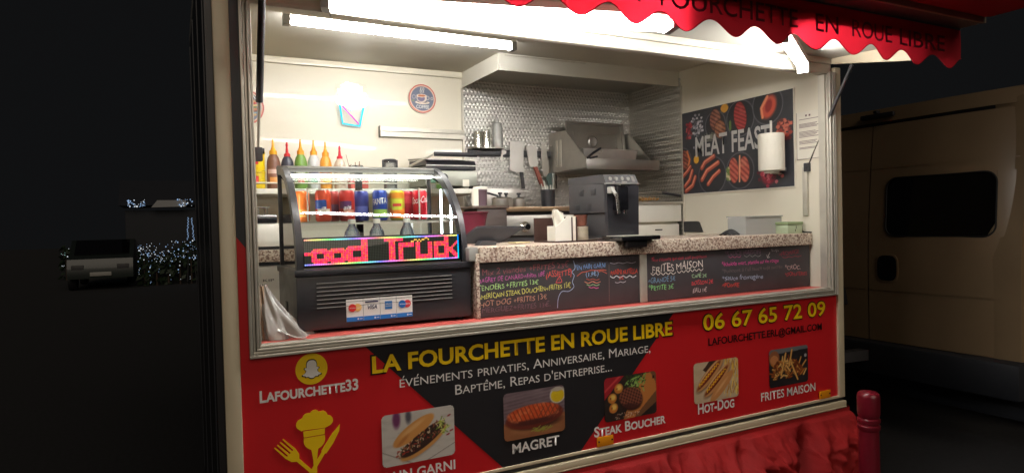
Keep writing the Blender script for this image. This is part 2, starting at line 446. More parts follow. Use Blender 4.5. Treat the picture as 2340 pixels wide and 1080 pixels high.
# chef hat, fork and knife emblem
def arc(cx, cz, r, a0, a1, n=10): return [(cx+r*math.cos(math.radians(a0+(a1-a0)*i/n)), cz+r*math.sin(math.radians(a0+(a1-a0)*i/n))) for i in range(n+1)]
b = MB(); ya, yb = -.003, 0
b.prism([(.366, .936), (.36, .934)]+arc(.362, .957, .019, 240, 95, 8)+arc(.382, .975, .018, 170, 70, 6)+arc(.405, .983, .017, 150, 30, 6)+arc(.43, .975, .018, 110, 10, 6)+arc(.447, .957, .019, 85, -60, 8)+[(.44, .934)], 'y', ya, yb)
b.prism([(.366, .932), (.438, .932), (.436, .912), (.367, .912)]+[], 'y', ya, yb)
b.prism(arc(.402, .90, .036, -8, -172, 12)+[(.367, .909), (.437, .909)], 'y', ya, yb)
b.prism([(.39, .87), (.414, .87), (.408, .83), (.407, .70), (.396, .70), (.396, .83)], 'y', ya-.0002, yb)
# fork
def rot2(pts, cx, cz, a):
    c, s = math.cos(math.radians(a)), math.sin(math.radians(a)); return [(cx+x*c-z*s, cz+x*s+z*c) for x, z in pts]
for t in (-.018, -.006, .006, .018):
    b.prism(rot2([(t-.0035, .03), (t+.0035, .03), (t+.002, .085), (t-.002, .085)], .343, .842, 42), 'y', ya, yb)
b.prism(rot2([(-.0215, .032), (.0215, .032), (.017, .008), (.006, -.004), (.005, -.16), (-.005, -.16), (-.006, -.004), (-.017, .008)], .343, .842, 42), 'y', ya-.0004, yb)
b.prism(rot2([(-.009, 0), (.011, .0), (.014, .04), (.010, .085), (.0, .105), (-.007, .07)], .43, .85, -34), 'y', ya, yb)
b.prism(rot2([(-.006, .0), (.007, 0), (.006, -.2), (-.005, -.2)], .43, .85, -34), 'y', ya-.0006, yb)
b.build('cutlery_emblem', 'yellow', SPn)

# ---- food pictures on the panel
def pic_pain():
    P = Paint(100, 68, (205, 198, 188)); n = P.noise(6, 14, 2)
    P.mix((n-.4)*1.2, (170, 160, 150)); P.mix(P.line(0, .3, .4, .0, .01), (140, 130, 120)); P.mix(P.line(.6, .0, 1, .25, .01), (150, 140, 130))
    P.mix(P.ell(.2, .88, .1, .22, 0, .5), (112, 56, 96)); P.mix(P.ell(.36, .9, .08, .18, 0, .6), (90, 84, 92))
    P.mix(P.ell(.56, .30, .52, .15, 30, .5)*.6, (95, 85, 75))
    P.mix(P.ell(.56, .36, .56, .17, 30, .1), (206, 150, 84)); P.mix(P.ell(.55, .42, .55, .16, 30, .1), (60, 40, 34))
    rs = P.rs
    for i in range(150):
        t = rs.rand(); o = (rs.rand()-.5)*.22; x = .2+.66*t; y = .22+.46*t*1.0+o*(.5+.8*math.sin(t*3))
        a = rs.rand()*6.3; l = .015+.035*rs.rand()
        c = [(96, 56, 44), (150, 92, 66), (60, 34, 30), (190, 140, 100), (70, 84, 50), (216, 190, 160), (170, 60, 40)][rs.randint(7)]
        P.mix(P.line(x, y, x+l*math.cos(a)*.7, y+l*math.sin(a), .012), c)
    for i in range(24):
        x = .78+.12*rs.rand(); y = .46+.3*rs.rand(); P.mix(P.line(x, y, x+.03*rs.randn(), y+.04*rs.randn(), .014), [(170, 190, 60), (120, 150, 50), (206, 214, 120)][rs.randint(3)])
    P.mix(P.ell(.43, .62, .5, .155, 31, .1)*(1-P.ell(.56, .42, .52, .15, 30, .04)), (214, 150, 82))
    P.mix(P.ell(.42, .68, .36, .06, 31, .6)*.6, (236, 190, 130)); P.mix(P.ell(.28, .46, .2, .05, 40, .6)*.5, (170, 96, 48))
    for q in ((.92, .8), (.95, .5), (.9, .43)): P.mix(P.ell(*q, .05, .02, 20, .3), (150, 46, 46))
    return P
def pic_magret():
    P = Paint(100, 68, (120, 100, 104)); P.mix(P.stripes(14, 95, .5)*.5, (90, 72, 78)); P.mix((P.noise(4, 20, 5)-.35), (160, 140, 140))
    P.mix(P.poly([(0, .0), (1, .0), (1, .42), (0, .36)]), (150, 96, 62)); P.mix((P.noise(5, 16, 9)-.4)*P.poly([(0, 0), (1, 0), (1, .42), (0, .36)]), (190, 130, 90))
    P.mix(P.ell(.5, .33, .74, .2, -2, .3)*.8, (58, 34, 28))
    P.mix(P.ell(.5, .42, .72, .24, 3, .08), (110, 46, 34)); P.mix(P.ell(.48, .52, .66, .18, 2, .15), (206, 84, 44))
    P.mix((P.noise(22, 16, 4)-.4)*1.8*P.ell(.5, .5, .7, .2, 2), (240, 150, 100)); P.mix(P.stripes(11, 25, .82)*P.ell(.5, .52, .66, .17, 2), (110, 40, 26))
    P.mix(P.stripes(9, -35, .8)*P.ell(.75, .47, .3, .15, 0), (130, 70, 50)); P.mix(P.ell(.5, .32, .6, .08, 0, .5)*.8, (70, 36, 32))
    P.mix(P.ell(.88, .8, .2, .18), (206, 196, 180)); P.mix(P.ell(.88, .79, .17, .145), (226, 190, 34)); P.mix(P.ell(.88, .92, .2, .05, 0, .4), (190, 176, 160))
    for i in range(14):
        x = .42+.3*P.rs.rand(); P.mix(P.line(x, .14+.03*P.rs.randn(), x+.08, .16+.03*P.rs.randn(), .01), (150, 150, 60))
    return P
def pic_steak():
    P = Paint(100, 68, (48, 38, 34)); rs = P.rs; P.mix((P.noise(9, 9, 2)-.45)*1.5, (90, 66, 50))
    P.mix(P.poly([(.5, .02), (.95, .55), (.8, .98), (1.02, 1.02), (1.02, .3), (.6, -.05)]), (120, 80, 52)); P.mix(P.poly([(.35, .0), (.55, .0), (1, .55), (.98, .75), (.88, .98), (.7, .95), (.55, .6)]), (196, 122, 62))
    P.mix(P.poly([(0, .5), (0, 1), (.38, 1)]), (160, 36, 44)); P.mix(P.line(.02, .7, .3, 1, .03), (200, 70, 70))
    for i in range(70):
        x = .42+.36*rs.rand(); y = .66+.3*rs.rand(); P.mix(P.line(x, y, x+.05*rs.randn(), y+.06*rs.randn(), .018), [(48, 78, 36), (110, 150, 70), (150, 186, 100), (30, 52, 28)][rs.randint(4)])
    P.mix(P.ell(.5, .42, .36, .27, -12, .2), (40, 24, 20)); P.mix(P.ell(.5, .47, .34, .25, -12, .08), (120, 66, 50))
    P.mix(P.stripes(15, 65, .55)*P.ell(.5, .47, .33, .24, -12)*.85, (58, 28, 22)); P.mix(P.stripes(13, -20, .72)*P.ell(.5, .47, .33, .24, -12)*.6, (176, 112, 86))
    P.mix(P.ell(.5, .27, .3, .09, -8, .4)*.8, (66, 34, 30))
    for q in ((.27, .72), (.15, .52), (.17, .3)):
        P.mix(P.ell(*q, .13, .12, 20, .15), (198, 120, 50)); P.mix(P.ell(q[0]+.01, q[1]+.02, .09, .085, 0, .5), (236, 196, 100))
        P.mix(P.ell(q[0]-.03, q[1], .018, .02), (110, 60, 30))
    for i in range(60): P.mix(P.ell(.2+.45*rs.rand(), .03+.12*rs.rand(), .014, .012), [(150, 110, 90), (210, 190, 170), (70, 50, 40)][rs.randint(3)])
    P.mix(P.ell(.94, .86, .035, .04), (30, 18, 14))
    return P
def pic_hotdog():
    P = Paint(100, 68, (206, 182, 150)); rs = P.rs; P.mix((P.noise(6, 8, 3)-.4), (170, 140, 110)); P.mix(P.poly([(.2, .8), (.35, 1), (.55, 1), (.3, .72)]), (70, 50, 40))
    for i in range(60):
        x = .66+.34*rs.rand(); y = rs.rand(); a = 1+rs.rand(); P.mix(P.line(x, y, x+.1*math.cos(a), y+.17*math.sin(a), .016), [(226, 180, 70), (240, 206, 110), (190, 130, 44)][rs.randint(3)])
    for dx, dy in ((-.14, .14), (.02, -.02)):
        P.mix(P.ell(.5+dx, .5+dy, .62, .18, 40, .2)*.6, (96, 62, 40)); P.mix(P.ell(.5+dx, .53+dy, .58, .15, 40, .1), (206, 148, 92)); P.mix(P.ell(.46+dx, .58+dy, .5, .06, 40, .6)*.8, (238, 206, 158)); P.mix(P.ell(.48+dx, .52+dy, .54, .085, 40, .2), (112, 48, 30)); P.mix(P.ell(.475+dx, .535+dy, .52, .06, 40, .4), (182, 84, 48))
        z = []
        for k in range(19):
            t = -.34+.68*k/18; o = .022*(1 if k % 2 else -1); z.append((.47+dx+t*.62-o*.6, .53+dy+t*.72+o))
        P.mix(P.arc(z, .013), (244, 196, 40))
    P.mix(P.ell(.62, .34, .55, .14, 42, .12)*(1-P.ell(.48, .5, .52, .07, 40)), (206, 142, 84)); P.mix(P.ell(.6, .34, .4, .05, 42, .7)*.7, (236, 186, 130))
    return P
def pic_frites():
    P = Paint(100, 68, (40, 36, 38)); rs = P.rs; P.mix((P.noise(6, 6, 3)-.4), (70, 66, 68)); P.mix(P.poly([(0, .86), (0, 1), (1, 1), (1, .9)]), (110, 110, 112))
    P.mix(P.ell(.13, .76, .2, .2), (150, 92, 60)); P.mix(P.ell(.13, .72, .15, .12), (200, 130, 80))
    for i in range(110):
        x = .1+.78*rs.rand(); y = .2+.5*rs.rand()*(1-abs(x-.48)); a = rs.rand()*PI; l = .1+.09*rs.rand(); dx, dy = l*math.cos(a)*.7, l*math.sin(a)
        c = [(196, 120, 52), (222, 158, 84), (160, 84, 36), (236, 186, 110), (130, 60, 30)][rs.randint(5)]
        P.mix(P.line(x, y, x+dx, y+dy, .034), tuple(q*.5 for q in c)); P.mix(P.line(x, y+.008, x+dx, y+dy+.008, .024), c)
    for q in ((.3, .3, .42, .85), (.55, .6, .72, .12), (.5, .5, .58, .92)): P.mix(P.line(*q, .04), (120, 66, 30)); P.mix(P.line(*q, .03), (230, 176, 96))
    P.mix(P.ell(.93, .72, .05, .05), (170, 165, 165))
    return P
for x, z, f, lb in ((.635, .757-.002, pic_pain, 'printed picture of a filled baguette'), (1.122, .764, pic_magret, 'printed picture of a grilled duck breast'), (1.6, .762, pic_steak, 'printed picture of a steak with potatoes'), (2.098, .765, pic_hotdog, 'printed picture of two hot dogs'), (2.586, .772, pic_frites, 'printed picture of a pile of chips')):
    b = MB(); wd, hh = .279, .188
    P = f()
    picture('food_picture', P, lambda u, v, x=x, z=z: (x+u, -.005, z+v), wd, hh, 'art', SPn, .018)['label'] = lb

# window frame with its ribs
b = MB()
for a, y in (((0, .010), -.022), ((.012, .020), -.014), ((.022, .030), -.02), ((.032, .038), -.010)):
    b.box(.204+a[0], 3.078-a[0], y, .04, 1.2+a[0], 1.2+a[1], .002)
    b.box(.204+a[0], .204+a[1], y, .04, 1.2+a[1]+.0005, 2.36, .002)
    b.box(3.078-a[1], 3.078-a[0], y, .04, 1.2+a[1]+.0005, 2.36, .002)
b.box(3.03, 3.0395, .0, .04, 1.24, 2.36)
for sx in (.213, .226): b.cyl((sx, -.024, 1.209), (sx, -.02, 1.209), .004, n=10)
for k in range(6): b.cyl((.5+k*.45, -.0175, 1.216), (.5+k*.45, -.012, 1.216), .003, n=8)
b.build('window_frame', 'alu', T)
MB().box(.242, 3.046, .041, .42, 1.2, 1.2375).build('sill', 'sill', T)
b = MB(); b.box(.126, .176, -.012, .012, .3, 2.72, .005); b.build('corner_post', 'post', T)
b = MB(); b.box(3.097, 3.142, -.012, .03, .655, 2.39, .004); b.build('corner_post', 'post', T)
b = MB(); b.cyl((3.085, -.012, 1.2), (3.085, -.012, 2.36), .011, n=16); b.build('frame_tube', 'alu', T)
b = MB(); b.box(.208, 3.078, -.012, .04, 2.352, 2.366, .003); b.box(.208, 3.078, -.004, .04, 2.367, 2.402, .003); b.box(.208, 3.078, -.016, .04, 2.403, 2.42, .004)
b.build('header_rail', 'cream', T)
b = MB(); b.box(.17, 3.13, -.002, .03, 2.421, 2.62); b.build('upper_panel', 'cream', T)
b = MB(); b.box(.155, 3.146, -.008, .02, .652, .664, .002); b.box(.155, 3.146, -.016, .02, .606, .634, .003); b.box(.155, 3.146, -.018, .02, .601, .606, .001)
b.build('skirting_rail', 'post', T)
MB().box(.155, 3.142, .002, .02, .634, .652).build('skirting_gap', 'black', T)
for x in (1.553, 2.94):
    b = MB(); b.box(x, x+.083, -.014, -.009, .667, .709, .003); r = b.build('reflector', 'amber', T)
    b = MB(); b.cyl((x+.008, -.016, .69), (x+.008, -.013, .69), .004, n=8); b.cyl((x+.075, -.016, .69), (x+.075, -.013, .69), .004, n=8); b.build('screw', 'ink', r)
MB().box(.25, 3.05, .1, 1.65, .35, .62).build('chassis', 'black', T)

# hatch: flap, lip
def hz(y): return 2.432+.05*y      # underside height along its slope
b = MB(); b.prism([(-.018, hz(0)), (-.46, hz(-.46)), (-.46, hz(-.46)+.04), (-.018, hz(0)+.04)], 'x', .19, 3.088)
H = b.build('hatch', 'ceil', T)
for x0, x1 in ((3.064, 3.09), (.19, .214)):
    b = MB(); b.prism([(-.018, hz(0)-.002), (-.45, hz(-.45)-.002), (-.45, 2.322), (-.018, 2.402)], 'x', x0, x1); b.build('hatch_lip', 'post', H)
b = MB(); b.box(.19, 3.09, -.474, -.462, 2.40, hz(-.46)+.04); b.build('hatch_edge', 'post', H)
# gas struts
for x in (.265, 3.058):
    lo, up = Vector((x-(.012 if x > 1 else 0), .118, 1.89)), Vector((x, -.138, 2.372))
    d = up-lo; mid = lo+d*(.32 if x < 1 else .45)
    b = MB(); b.cyl(mid, up, .0115 if x < 1 else .0085, n=14); st = b.build('gas_strut', 'plastm', T)
    b = MB(); b.cyl(lo, mid, .0048, n=10); b.build('piston_rod', 'chrome' if x > 1 else 'alu', st)
    b = MB(); b.box(lo.x-.014, lo.x+.014, lo.y-.012, lo.y+.02, lo.z-.035, lo.z+.012, .004); b.cyl(lo+Vector((-.02, 0, .0)), lo+Vector((.02, 0, 0)), .01, n=12); b.build('strut_bracket', 'plastm', st)
b = MB(); b.box(3.036, 3.05, .12, .15, 1.62, 1.88, .002); b.build('strut_channel', 'alu', T)

# awning with a scalloped valance
PER = .2282; T0 = 3.026
def vz(x): return 2.293+.027*(1-math.cos(2*PI*(x-T0)/PER))
b = MB()
def vf(u, v):
    x = .16+3.2*u; zb = vz(x); z = zb+(2.487-zb)*v
    return (x, -.486+.006*math.sin(x*9)*(1-v)+.004*math.sin(x*23+v*3)*(1-v), z)
b.grid(vf, 300, 6)
AW = b.build('awning', 'redfab', T, ang=80)
b = MB(); b.tube([(vf(i/300, 0)[0], vf(i/300, 0)[1]-.001, vf(i/300, 0)[2]) for i in range(301)], .0022, n=5); b.build('valance_hem', 'redfab', AW)
b = MB(); b.box(.16, 3.36, -.585, -.482, 2.488, 2.505, .003); b.box(.16, 3.36, -.488, -.478, 2.481, 2.4875); b.build('awning_bar', 'gplast', AW)
b = MB(); b.box(.16, 3.36, -.600, -.586, 2.484, 2.52, .002); b.build('awning_bar', 'post', AW)
b = MB(); b.box(.16, 3.36, -.86, -.601, 2.5, 2.62, .03); b.build('awning_cassette', 'redfab', AW)
def vt(x, z): return lambda u, v: (x+u, vf((x+u-.16)/3.2, .5)[1]-.007, z+v)
for s, x, wd in (('LA', 1.32, .13), ('FOURCHETTE', 1.535, .7), ('EN', 2.335, .14), ('ROUE', 2.555, .275), ('LIBRE', 2.885, .335)):
    write(s, vt(x, 2.366), wd, .07, 'dimred', AW, bold=.006)

# extractor hood and studded splashback
b = MB()
b.box(1.697, 1.703, 1.127, 1.67, 2.508, 2.605); b.box(1.703, 3.05, 1.121, 1.127, 2.508, 2.605); b.box(1.703, 3.05, 1.127, 1.67, 2.56, 2.566)
b.box(1.697, 3.05, 1.117, 1.121, 2.505, 2.516, .001)
hd = b.build('extractor_hood', 'wplast', T)
b = MB(); b.box(1.74, 2.3, 1.1175, 1.121, 2.592, 2.598); b.build('hood_light_strip', 'alu', hd)
def studs(n1, n2, P, w, h):
    """staggered small pyramids standing out of a sheet"""
    V, F = [], []
    for j in range(n2+1):
        for i in range(n1+1):
            up = (j % 2 == 0 and (i + (j//2) % 2) % 2 == 0)
            V.append(P(i/n1*w, j/n2*h, .0058 if up else 0.))
    for j in range(n2):
        for i in range(n1):
            a = j*(n1+1)+i; q = (a, a+1, a+n1+2, a+n1+1)
            if (i+j+(0 if (j % 2 == 0) else 1)) % 2: F += [(q[0], q[1], q[2]), (q[0], q[2], q[3])]
            else: F += [(q[0], q[1], q[3]), (q[1], q[2], q[3])]
    return V, F
for P, w, h in ((lambda u, v, d: (1.703+u, 1.664-d, 1.5+v), 1.34, 1.06), (lambda u, v, d: (3.045-d, 1.661-u, 1.5+v), .56, 1.06)):
    V, F = studs(int(w/.0135), int(h/.0125), P, w, h)
    me = bpy.data.meshes.new('splashback'); me.from_pydata(V, [], F); me.materials.append(M['stud']); me.update()
    link('splashback', me, T)
b = MB(); b.box(3.038, 3.05, 1.092, 1.1, 1.5, 2.505); b.box(1.69, 1.702, 1.655, 1.67, 1.5, 2.505); b.build('splashback_trim', 'alu', T)
# dark recess in the end wall by the fryer
b = MB(); b.prism([(.92, 1.53), (1.1, 1.53), (1.1, 1.60), (.99, 1.60)]+arc(.97, 1.575, .025, 90, 170, 5), 'x', 3.04, 3.05); b.build('wall_recess', 'plast', T)

# skirt hanging below the rail
def sk(u, v):
    x = .14+3.07*u; z = .1+.50*v
    f = min(1, (1-v)*3.2)
    n0 = mnoise.noise(Vector((x*2.1, z*2.5, 3.1)))
    n1 = mnoise.noise(Vector((x*8.5+2.2*n0, z*2.6+1.5*n0, 0)))
    n2 = mnoise.noise(Vector((x*17+3*n0+x*z*6, z*9-x*4, 7)))
    n3 = mnoise.noise(Vector((x*36, z*22+x*9, 5)))
    y = -.026-f*(.095*(1-n1*n1*3.4)+.034*n2+.013*n3+.012*(1-abs(n3)*2)**2+.035*(n0+.5))
    if v > .955: y = -.022
    if u > .985: y += (u-.985)*4
    return (x+(.03*math.sin(v*7) if u > .97 else 0)*(1-v)+.02*n2*f, y, z+.012*n1*f)
s_ = MB().grid(sk, 420, 70).build('skirt_curtain', 'redcloth', None, org=(1.65, -.02, .1), ang=80)
tag(s_, 'crumpled red cloth skirt hanging along the bottom of the trailer', 'skirt curtain')

# ================================================================== LAMPS
def lamp(name, label, p0, p1, wid, n_tubes, tubemat, group, cover=False):
    """a batten from p0 to p1 with tubes slung under it"""
    p0, p1 = Vector(p0), Vector(p1); d = (p1-p0).normalized(); s_ = d.cross(Vector((0, 0, 1))).normalized(); L = (p1-p0).length
    t = thing(name, label, 'lamp', (p0+p1)/2+Vector((0, 0, .05)), group)
    def bar(mb, a, b, sa, sb, z0, z1, m=0):
        P = [p0+d*a+s_*sa, p0+d*b+s_*sa, p0+d*b+s_*sb, p0+d*a+s_*sb]
        lo = [mb.bm.verts.new(q+Vector((0, 0, z0))) for q in P]; hi = [mb.bm.verts.new(q+Vector((0, 0, z1))) for q in P]
        fs = [mb.bm.faces.new(lo[::-1]), mb.bm.faces.new(hi)]+[mb.bm.faces.new((lo[i], lo[(i+1) % 4], hi[(i+1) % 4], hi[i])) for i in range(4)]
        for f in fs: f.material_index = m
    b = MB(); bar(b, -.02, L+.02, -wid*.5, wid*.5, .026, .05); b.build('housing', 'wplast', t)
    offs = [0] if n_tubes == 1 else [-wid*.27, wid*.27]
    for o in offs:
        b = MB(); b.cyl(p0+d*.012+s_*o, p1-d*.012+s_*o, .0125, n=14); b.build('tube', tubemat, t)
    for e in (0, 1):
        b = MB(); a = -.022 if e == 0 else L-.006
        bar(b, a, a+.028, -wid*.48, wid*.48, -.016, .027); b.build('lamp_holder', 'gplast', t)
    return t
lamp('ceiling_lamp', 'white fluorescent tube lamp on the trailer ceiling above the sauce shelf', (.485, .8, 2.552), (1.615, .8, 2.546), .05, 1, 'tube', 'fluorescent lamps')
lamp('hatch_lamp', 'wide twin tube lamp slanting under the open hatch behind the scalloped awning', (.49, -.02, 2.368), (1.675, -.375, 2.34), .1, 2, 'tubeh', 'fluorescent lamps')
lamp('hatch_lamp', 'tube lamp under the right end of the hatch, near the paper notice', (2.775, -.075, 2.335), (2.2, -.44, 2.33), .055, 1, 'tubeh', 'fluorescent lamps')

# ================================================================== SERVING COUNTER
CT = thing('serving_counter', 'speckled granite topped serving counter running to the right end wall', 'counter', (2.05, .35, .75))
b = MB(); b.box(1.083, 3.045, .097, .62, 1.462, 1.5245, .006, seg=3); b.build('countertop', 'granite', CT)
b = MB(); b.box(1.068, 1.0825, .10, .6, 1.238, 1.5, .002); b.build('end_panel', 'granite', CT)
b = MB(); b.box(1.083, 3.045, .125, .14, 1.238, 1.4615); b.box(1.083, 3.045, .14, .6, .75, 1.24); b.build('carcass', 'wplast', CT)
b = MB(); b.box(1.892, 1.932, .106, .13, 1.2385, 1.461, .004); b.build('divider_post', 'alu', CT)
b = MB(); b.box(1.04, 1.0815, .105, .6, 1.47, 1.526, .006); b.build('side_ledge', 'gplast', CT)

CHM = {}
def cmat(c):
    if c not in CHM: CHM[c] = mat('chalk', c, .9, var=.3, vs=160)
    return CHM[c]
Y_B = .1125
def chalkboard(x0, x1, z0, z1, label, rows, squig):
    t = thing('chalkboard', label, 'chalkboard', ((x0+x1)/2, .12, z0), 'chalkboards under the counter')
    MB().box(x0, x1, Y_B, .1245, z0, z1, .001).build('slate', 'board', t)
    for k, (s, ax, az, bx, bz, cap, c) in enumerate(rows):
        L = math.hypot(bx-ax, bz-az); ca, sa = (bx-ax)/L, (bz-az)/L
        write(s, lambda u, v, ax=ax, az=az, ca=ca, sa=sa: (ax+u*ca-v*sa*.3, Y_B-.0012, az+u*sa+v), L, cap, cmat(c), t, 'chalk_writing', bold=.0, shear=.05, jit=.07, seed=k+1)
    bm = {}
    for pts, wd, c in squig:
        bm.setdefault(c, MB())
        P = [Vector((x, Y_B-.0012, z)) for x, z in pts]
        Q = []
        for i in range(len(P)-1):      # smooth the stroke
            a, b_, c_, d_ = P[max(i-1, 0)], P[i], P[i+1], P[min(i+2, len(P)-1)]
            for k in range(4):
                u = k/4; Q.append(.5*((2*b_)+(c_-a)*u+(2*a-5*b_+4*c_-d_)*u*u+(3*b_-a-3*c_+d_)*u**3))
        Q.append(P[-1])
        mb = bm[c]
        L_, R_ = [], []
        for i, q in enumerate(Q):
            tg = (Q[min(i+1, len(Q)-1)]-Q[max(i-1, 0)]).normalized(); n_ = Vector((-tg.z, 0, tg.x))*wd*(.85+.3*random.random())*.7
            L_.append(mb.bm.verts.new(q+n_)); R_.append(mb.bm.verts.new(q-n_))
        for i in range(len(Q)-1): mb.bm.faces.new((L_[i], R_[i], R_[i+1], L_[i+1]))
    for c, mb in bm.items(): mb.build('chalk_stroke', cmat(c), t)
    return t
B1 = [
    ('Mix 2 viandes +FRITES 23€', 1.098, 1.41, 1.511, 1.423, 0.023, (150, 90, 95)),
    ('MAGRET DE CANARD+Frites 18€', 1.078, 1.381, 1.391, 1.392, 0.018, (205, 100, 175)),
    ('(ASSIETTE)', 1.397, 1.384, 1.525, 1.388, 0.024, (225, 95, 85)),
    ('TENDERS +FRITES 13€', 1.077, 1.348, 1.359, 1.36, 0.020, (185, 235, 150)),
    ('AMÉRICAIN STEAK DOUCHEN+FRITES 15€', 1.076, 1.314, 1.518, 1.335, 0.020, (232, 232, 120)),
    ('HOT DOG +FRITES 13€', 1.086, 1.284, 1.398, 1.294, 0.021, (195, 150, 130)),
    ('MERGUEZ+FRITES 13€.', 1.093, 1.259, 1.414, 1.261, 0.020, (110, 92, 102)),
    ('*EN PAIN GARNI', 1.541, 1.408, 1.703, 1.413, 0.019, (130, 175, 235)),
    ('(13€)', 1.598, 1.377, 1.663, 1.378, 0.019, (150, 195, 245)),
    ('PANINI NUTELLA', 1.731, 1.376, 1.879, 1.376, 0.021, (240, 85, 60)),
    ('2€', 1.775, 1.352, 1.802, 1.352, 0.014, (235, 90, 75)),
    ('DESSERT', 1.741, 1.435, 1.865, 1.438, 0.015, (92, 84, 92)),
]
S1 = [
    ([(1.535, 1.45), (1.542, 1.417), (1.526, 1.401), (1.537, 1.385), (1.527, 1.358), (1.534, 1.336), (1.508, 1.319), (1.473, 1.32), (1.454, 1.293), (1.449, 1.251)], 0.0022, (165, 190, 225)),
    ([(1.722, 1.424), (1.719, 1.256)], 0.001, (150, 130, 120)),
    ([(1.55, 1.442), (1.57, 1.435), (1.591, 1.441), (1.611, 1.434), (1.632, 1.439), (1.653, 1.433), (1.674, 1.438), (1.695, 1.431), (1.716, 1.437)], 0.0018, (95, 100, 120)),
    ([(1.551, 1.381), (1.577, 1.396), (1.601, 1.398), (1.625, 1.403), (1.657, 1.4), (1.682, 1.402), (1.707, 1.398)], 0.0022, (225, 110, 85)),
    ([(1.665, 1.393), (1.682, 1.396), (1.71, 1.384)], 0.0022, (225, 110, 85)),
    ([(1.6, 1.367), (1.617, 1.361), (1.634, 1.364), (1.651, 1.358), (1.669, 1.361)], 0.002, (205, 100, 80)),
    ([(1.59, 1.355), (1.61, 1.347), (1.632, 1.353), (1.653, 1.345), (1.674, 1.35)], 0.0025, (235, 160, 130)),
    ([(1.601, 1.342), (1.618, 1.336), (1.634, 1.34), (1.651, 1.334), (1.668, 1.338)], 0.0025, (170, 215, 160)),
    ([(1.611, 1.331), (1.624, 1.325), (1.637, 1.327), (1.65, 1.322), (1.663, 1.324)], 0.0025, (230, 110, 170)),
    ([(1.728, 1.43), (1.752, 1.425), (1.775, 1.429), (1.799, 1.424), (1.823, 1.428), (1.847, 1.423), (1.871, 1.427)], 0.002, (170, 170, 180)),
    ([(1.727, 1.371), (1.744, 1.362), (1.762, 1.37), (1.78, 1.361), (1.798, 1.368), (1.816, 1.359), (1.835, 1.367), (1.853, 1.358), (1.872, 1.365)], 0.0028, (225, 235, 240)),
    ([(1.753, 1.342), (1.768, 1.338), (1.783, 1.342), (1.798, 1.338), (1.813, 1.343)], 0.002, (200, 205, 210)),
    ([(1.444, 1.36), (1.461, 1.383), (1.473, 1.361), (1.444, 1.36)], 0.0025, (225, 95, 95)),
    ([(1.46, 1.375), (1.46, 1.367)], 0.002, (225, 95, 95)),
    ([(1.51, 1.418), (1.522, 1.403), (1.519, 1.38)], 0.002, (225, 95, 85)),
]
B2 = [
    ('Nos cuissons qui vous sont proposées', 1.964, 1.424, 2.3, 1.427, 0.016, (205, 70, 90)),
    ('FRITES MAISON', 1.967, 1.37, 2.276, 1.384, 0.034, (240, 230, 220)),
    ('*GRANDE 5€', 1.941, 1.322, 2.102, 1.328, 0.023, (125, 170, 205)),
    ('*PETITE 3€', 1.942, 1.291, 2.092, 1.29, 0.021, (150, 240, 150)),
    ('CAFÉ 2€', 2.205, 1.334, 2.3, 1.333, 0.017, (185, 235, 180)),
    ('BOISSON 2€', 2.204, 1.299, 2.34, 1.3, 0.019, (235, 75, 85)),
    ('EAU 1€', 2.21, 1.262, 2.298, 1.261, 0.020, (215, 210, 210)),
    ('*SAUCE MAISON', 2.423, 1.427, 2.668, 1.43, 0.022, (120, 98, 118)),
    ('Sup', 2.745, 1.438, 2.8, 1.436, 0.014, (150, 150, 155)),
    ('*FROMAGE', 2.805, 1.408, 2.954, 1.421, 0.021, (150, 62, 78)),
    ('*échalote mort, plantée au vin rouge', 2.399, 1.38, 2.798, 1.381, 0.019, (230, 90, 165)),
    ("*Poivrons à l'ail sauce soja sucrée", 2.403, 1.345, 2.827, 1.349, 0.018, (118, 108, 106)),
    ('*Sauce fromagère', 2.402, 1.309, 2.682, 1.303, 0.022, (175, 190, 215)),
    ('*POIVRE', 2.401, 1.275, 2.515, 1.271, 0.019, (215, 75, 65)),
    ('*TRUFFE', 2.845, 1.37, 2.983, 1.368, 0.018, (84, 76, 80)),
    ('*CROC.', 2.847, 1.339, 2.964, 1.335, 0.022, (225, 190, 190)),
    ('*DONUTERIES', 2.846, 1.304, 3.012, 1.3, 0.019, (200, 70, 80)),
]
S2 = [
    ([(1.956, 1.371), (1.97, 1.361), (1.985, 1.37), (2.0, 1.36), (2.015, 1.369), (2.03, 1.359), (2.045, 1.369), (2.06, 1.359), (2.075, 1.368), (2.09, 1.358), (2.106, 1.367)], 0.0026, (240, 230, 220)),
    ([(2.115, 1.372), (2.128, 1.362), (2.142, 1.372), (2.155, 1.363), (2.169, 1.373), (2.182, 1.363), (2.196, 1.374), (2.209, 1.364), (2.223, 1.374), (2.236, 1.365), (2.25, 1.375), (2.264, 1.365), (2.278, 1.376)], 0.0026, (240, 230, 220)),
    ([(2.447, 1.425), (2.461, 1.419), (2.474, 1.425), (2.488, 1.418), (2.502, 1.424), (2.516, 1.418), (2.53, 1.424)], 0.0018, (200, 90, 140)),
    ([(2.552, 1.427), (2.571, 1.418), (2.591, 1.426), (2.61, 1.417), (2.63, 1.424), (2.65, 1.416), (2.671, 1.423)], 0.0018, (160, 160, 160)),
    ([(2.828, 1.405), (2.851, 1.4), (2.875, 1.405), (2.899, 1.401), (2.923, 1.406), (2.947, 1.402), (2.972, 1.407)], 0.002, (165, 70, 85)),
    ([(2.736, 1.434), (2.719, 1.408)], 0.002, (215, 210, 205)),
    ([(2.714, 1.422), (2.718, 1.407), (2.734, 1.41)], 0.002, (215, 210, 205)),
    ([(1.964, 1.437), (1.978, 1.445)], 0.002, (205, 70, 90)),
]
chalkboard(1.0835, 1.8915, 1.2405, 1.461, 'chalkboard with the meat and chips menu in many chalk colours', B1, S1)
chalkboard(1.9325, 3.038, 1.2405, 1.461, 'chalkboard headed FRITES MAISON with the sauces list', B2, S2)

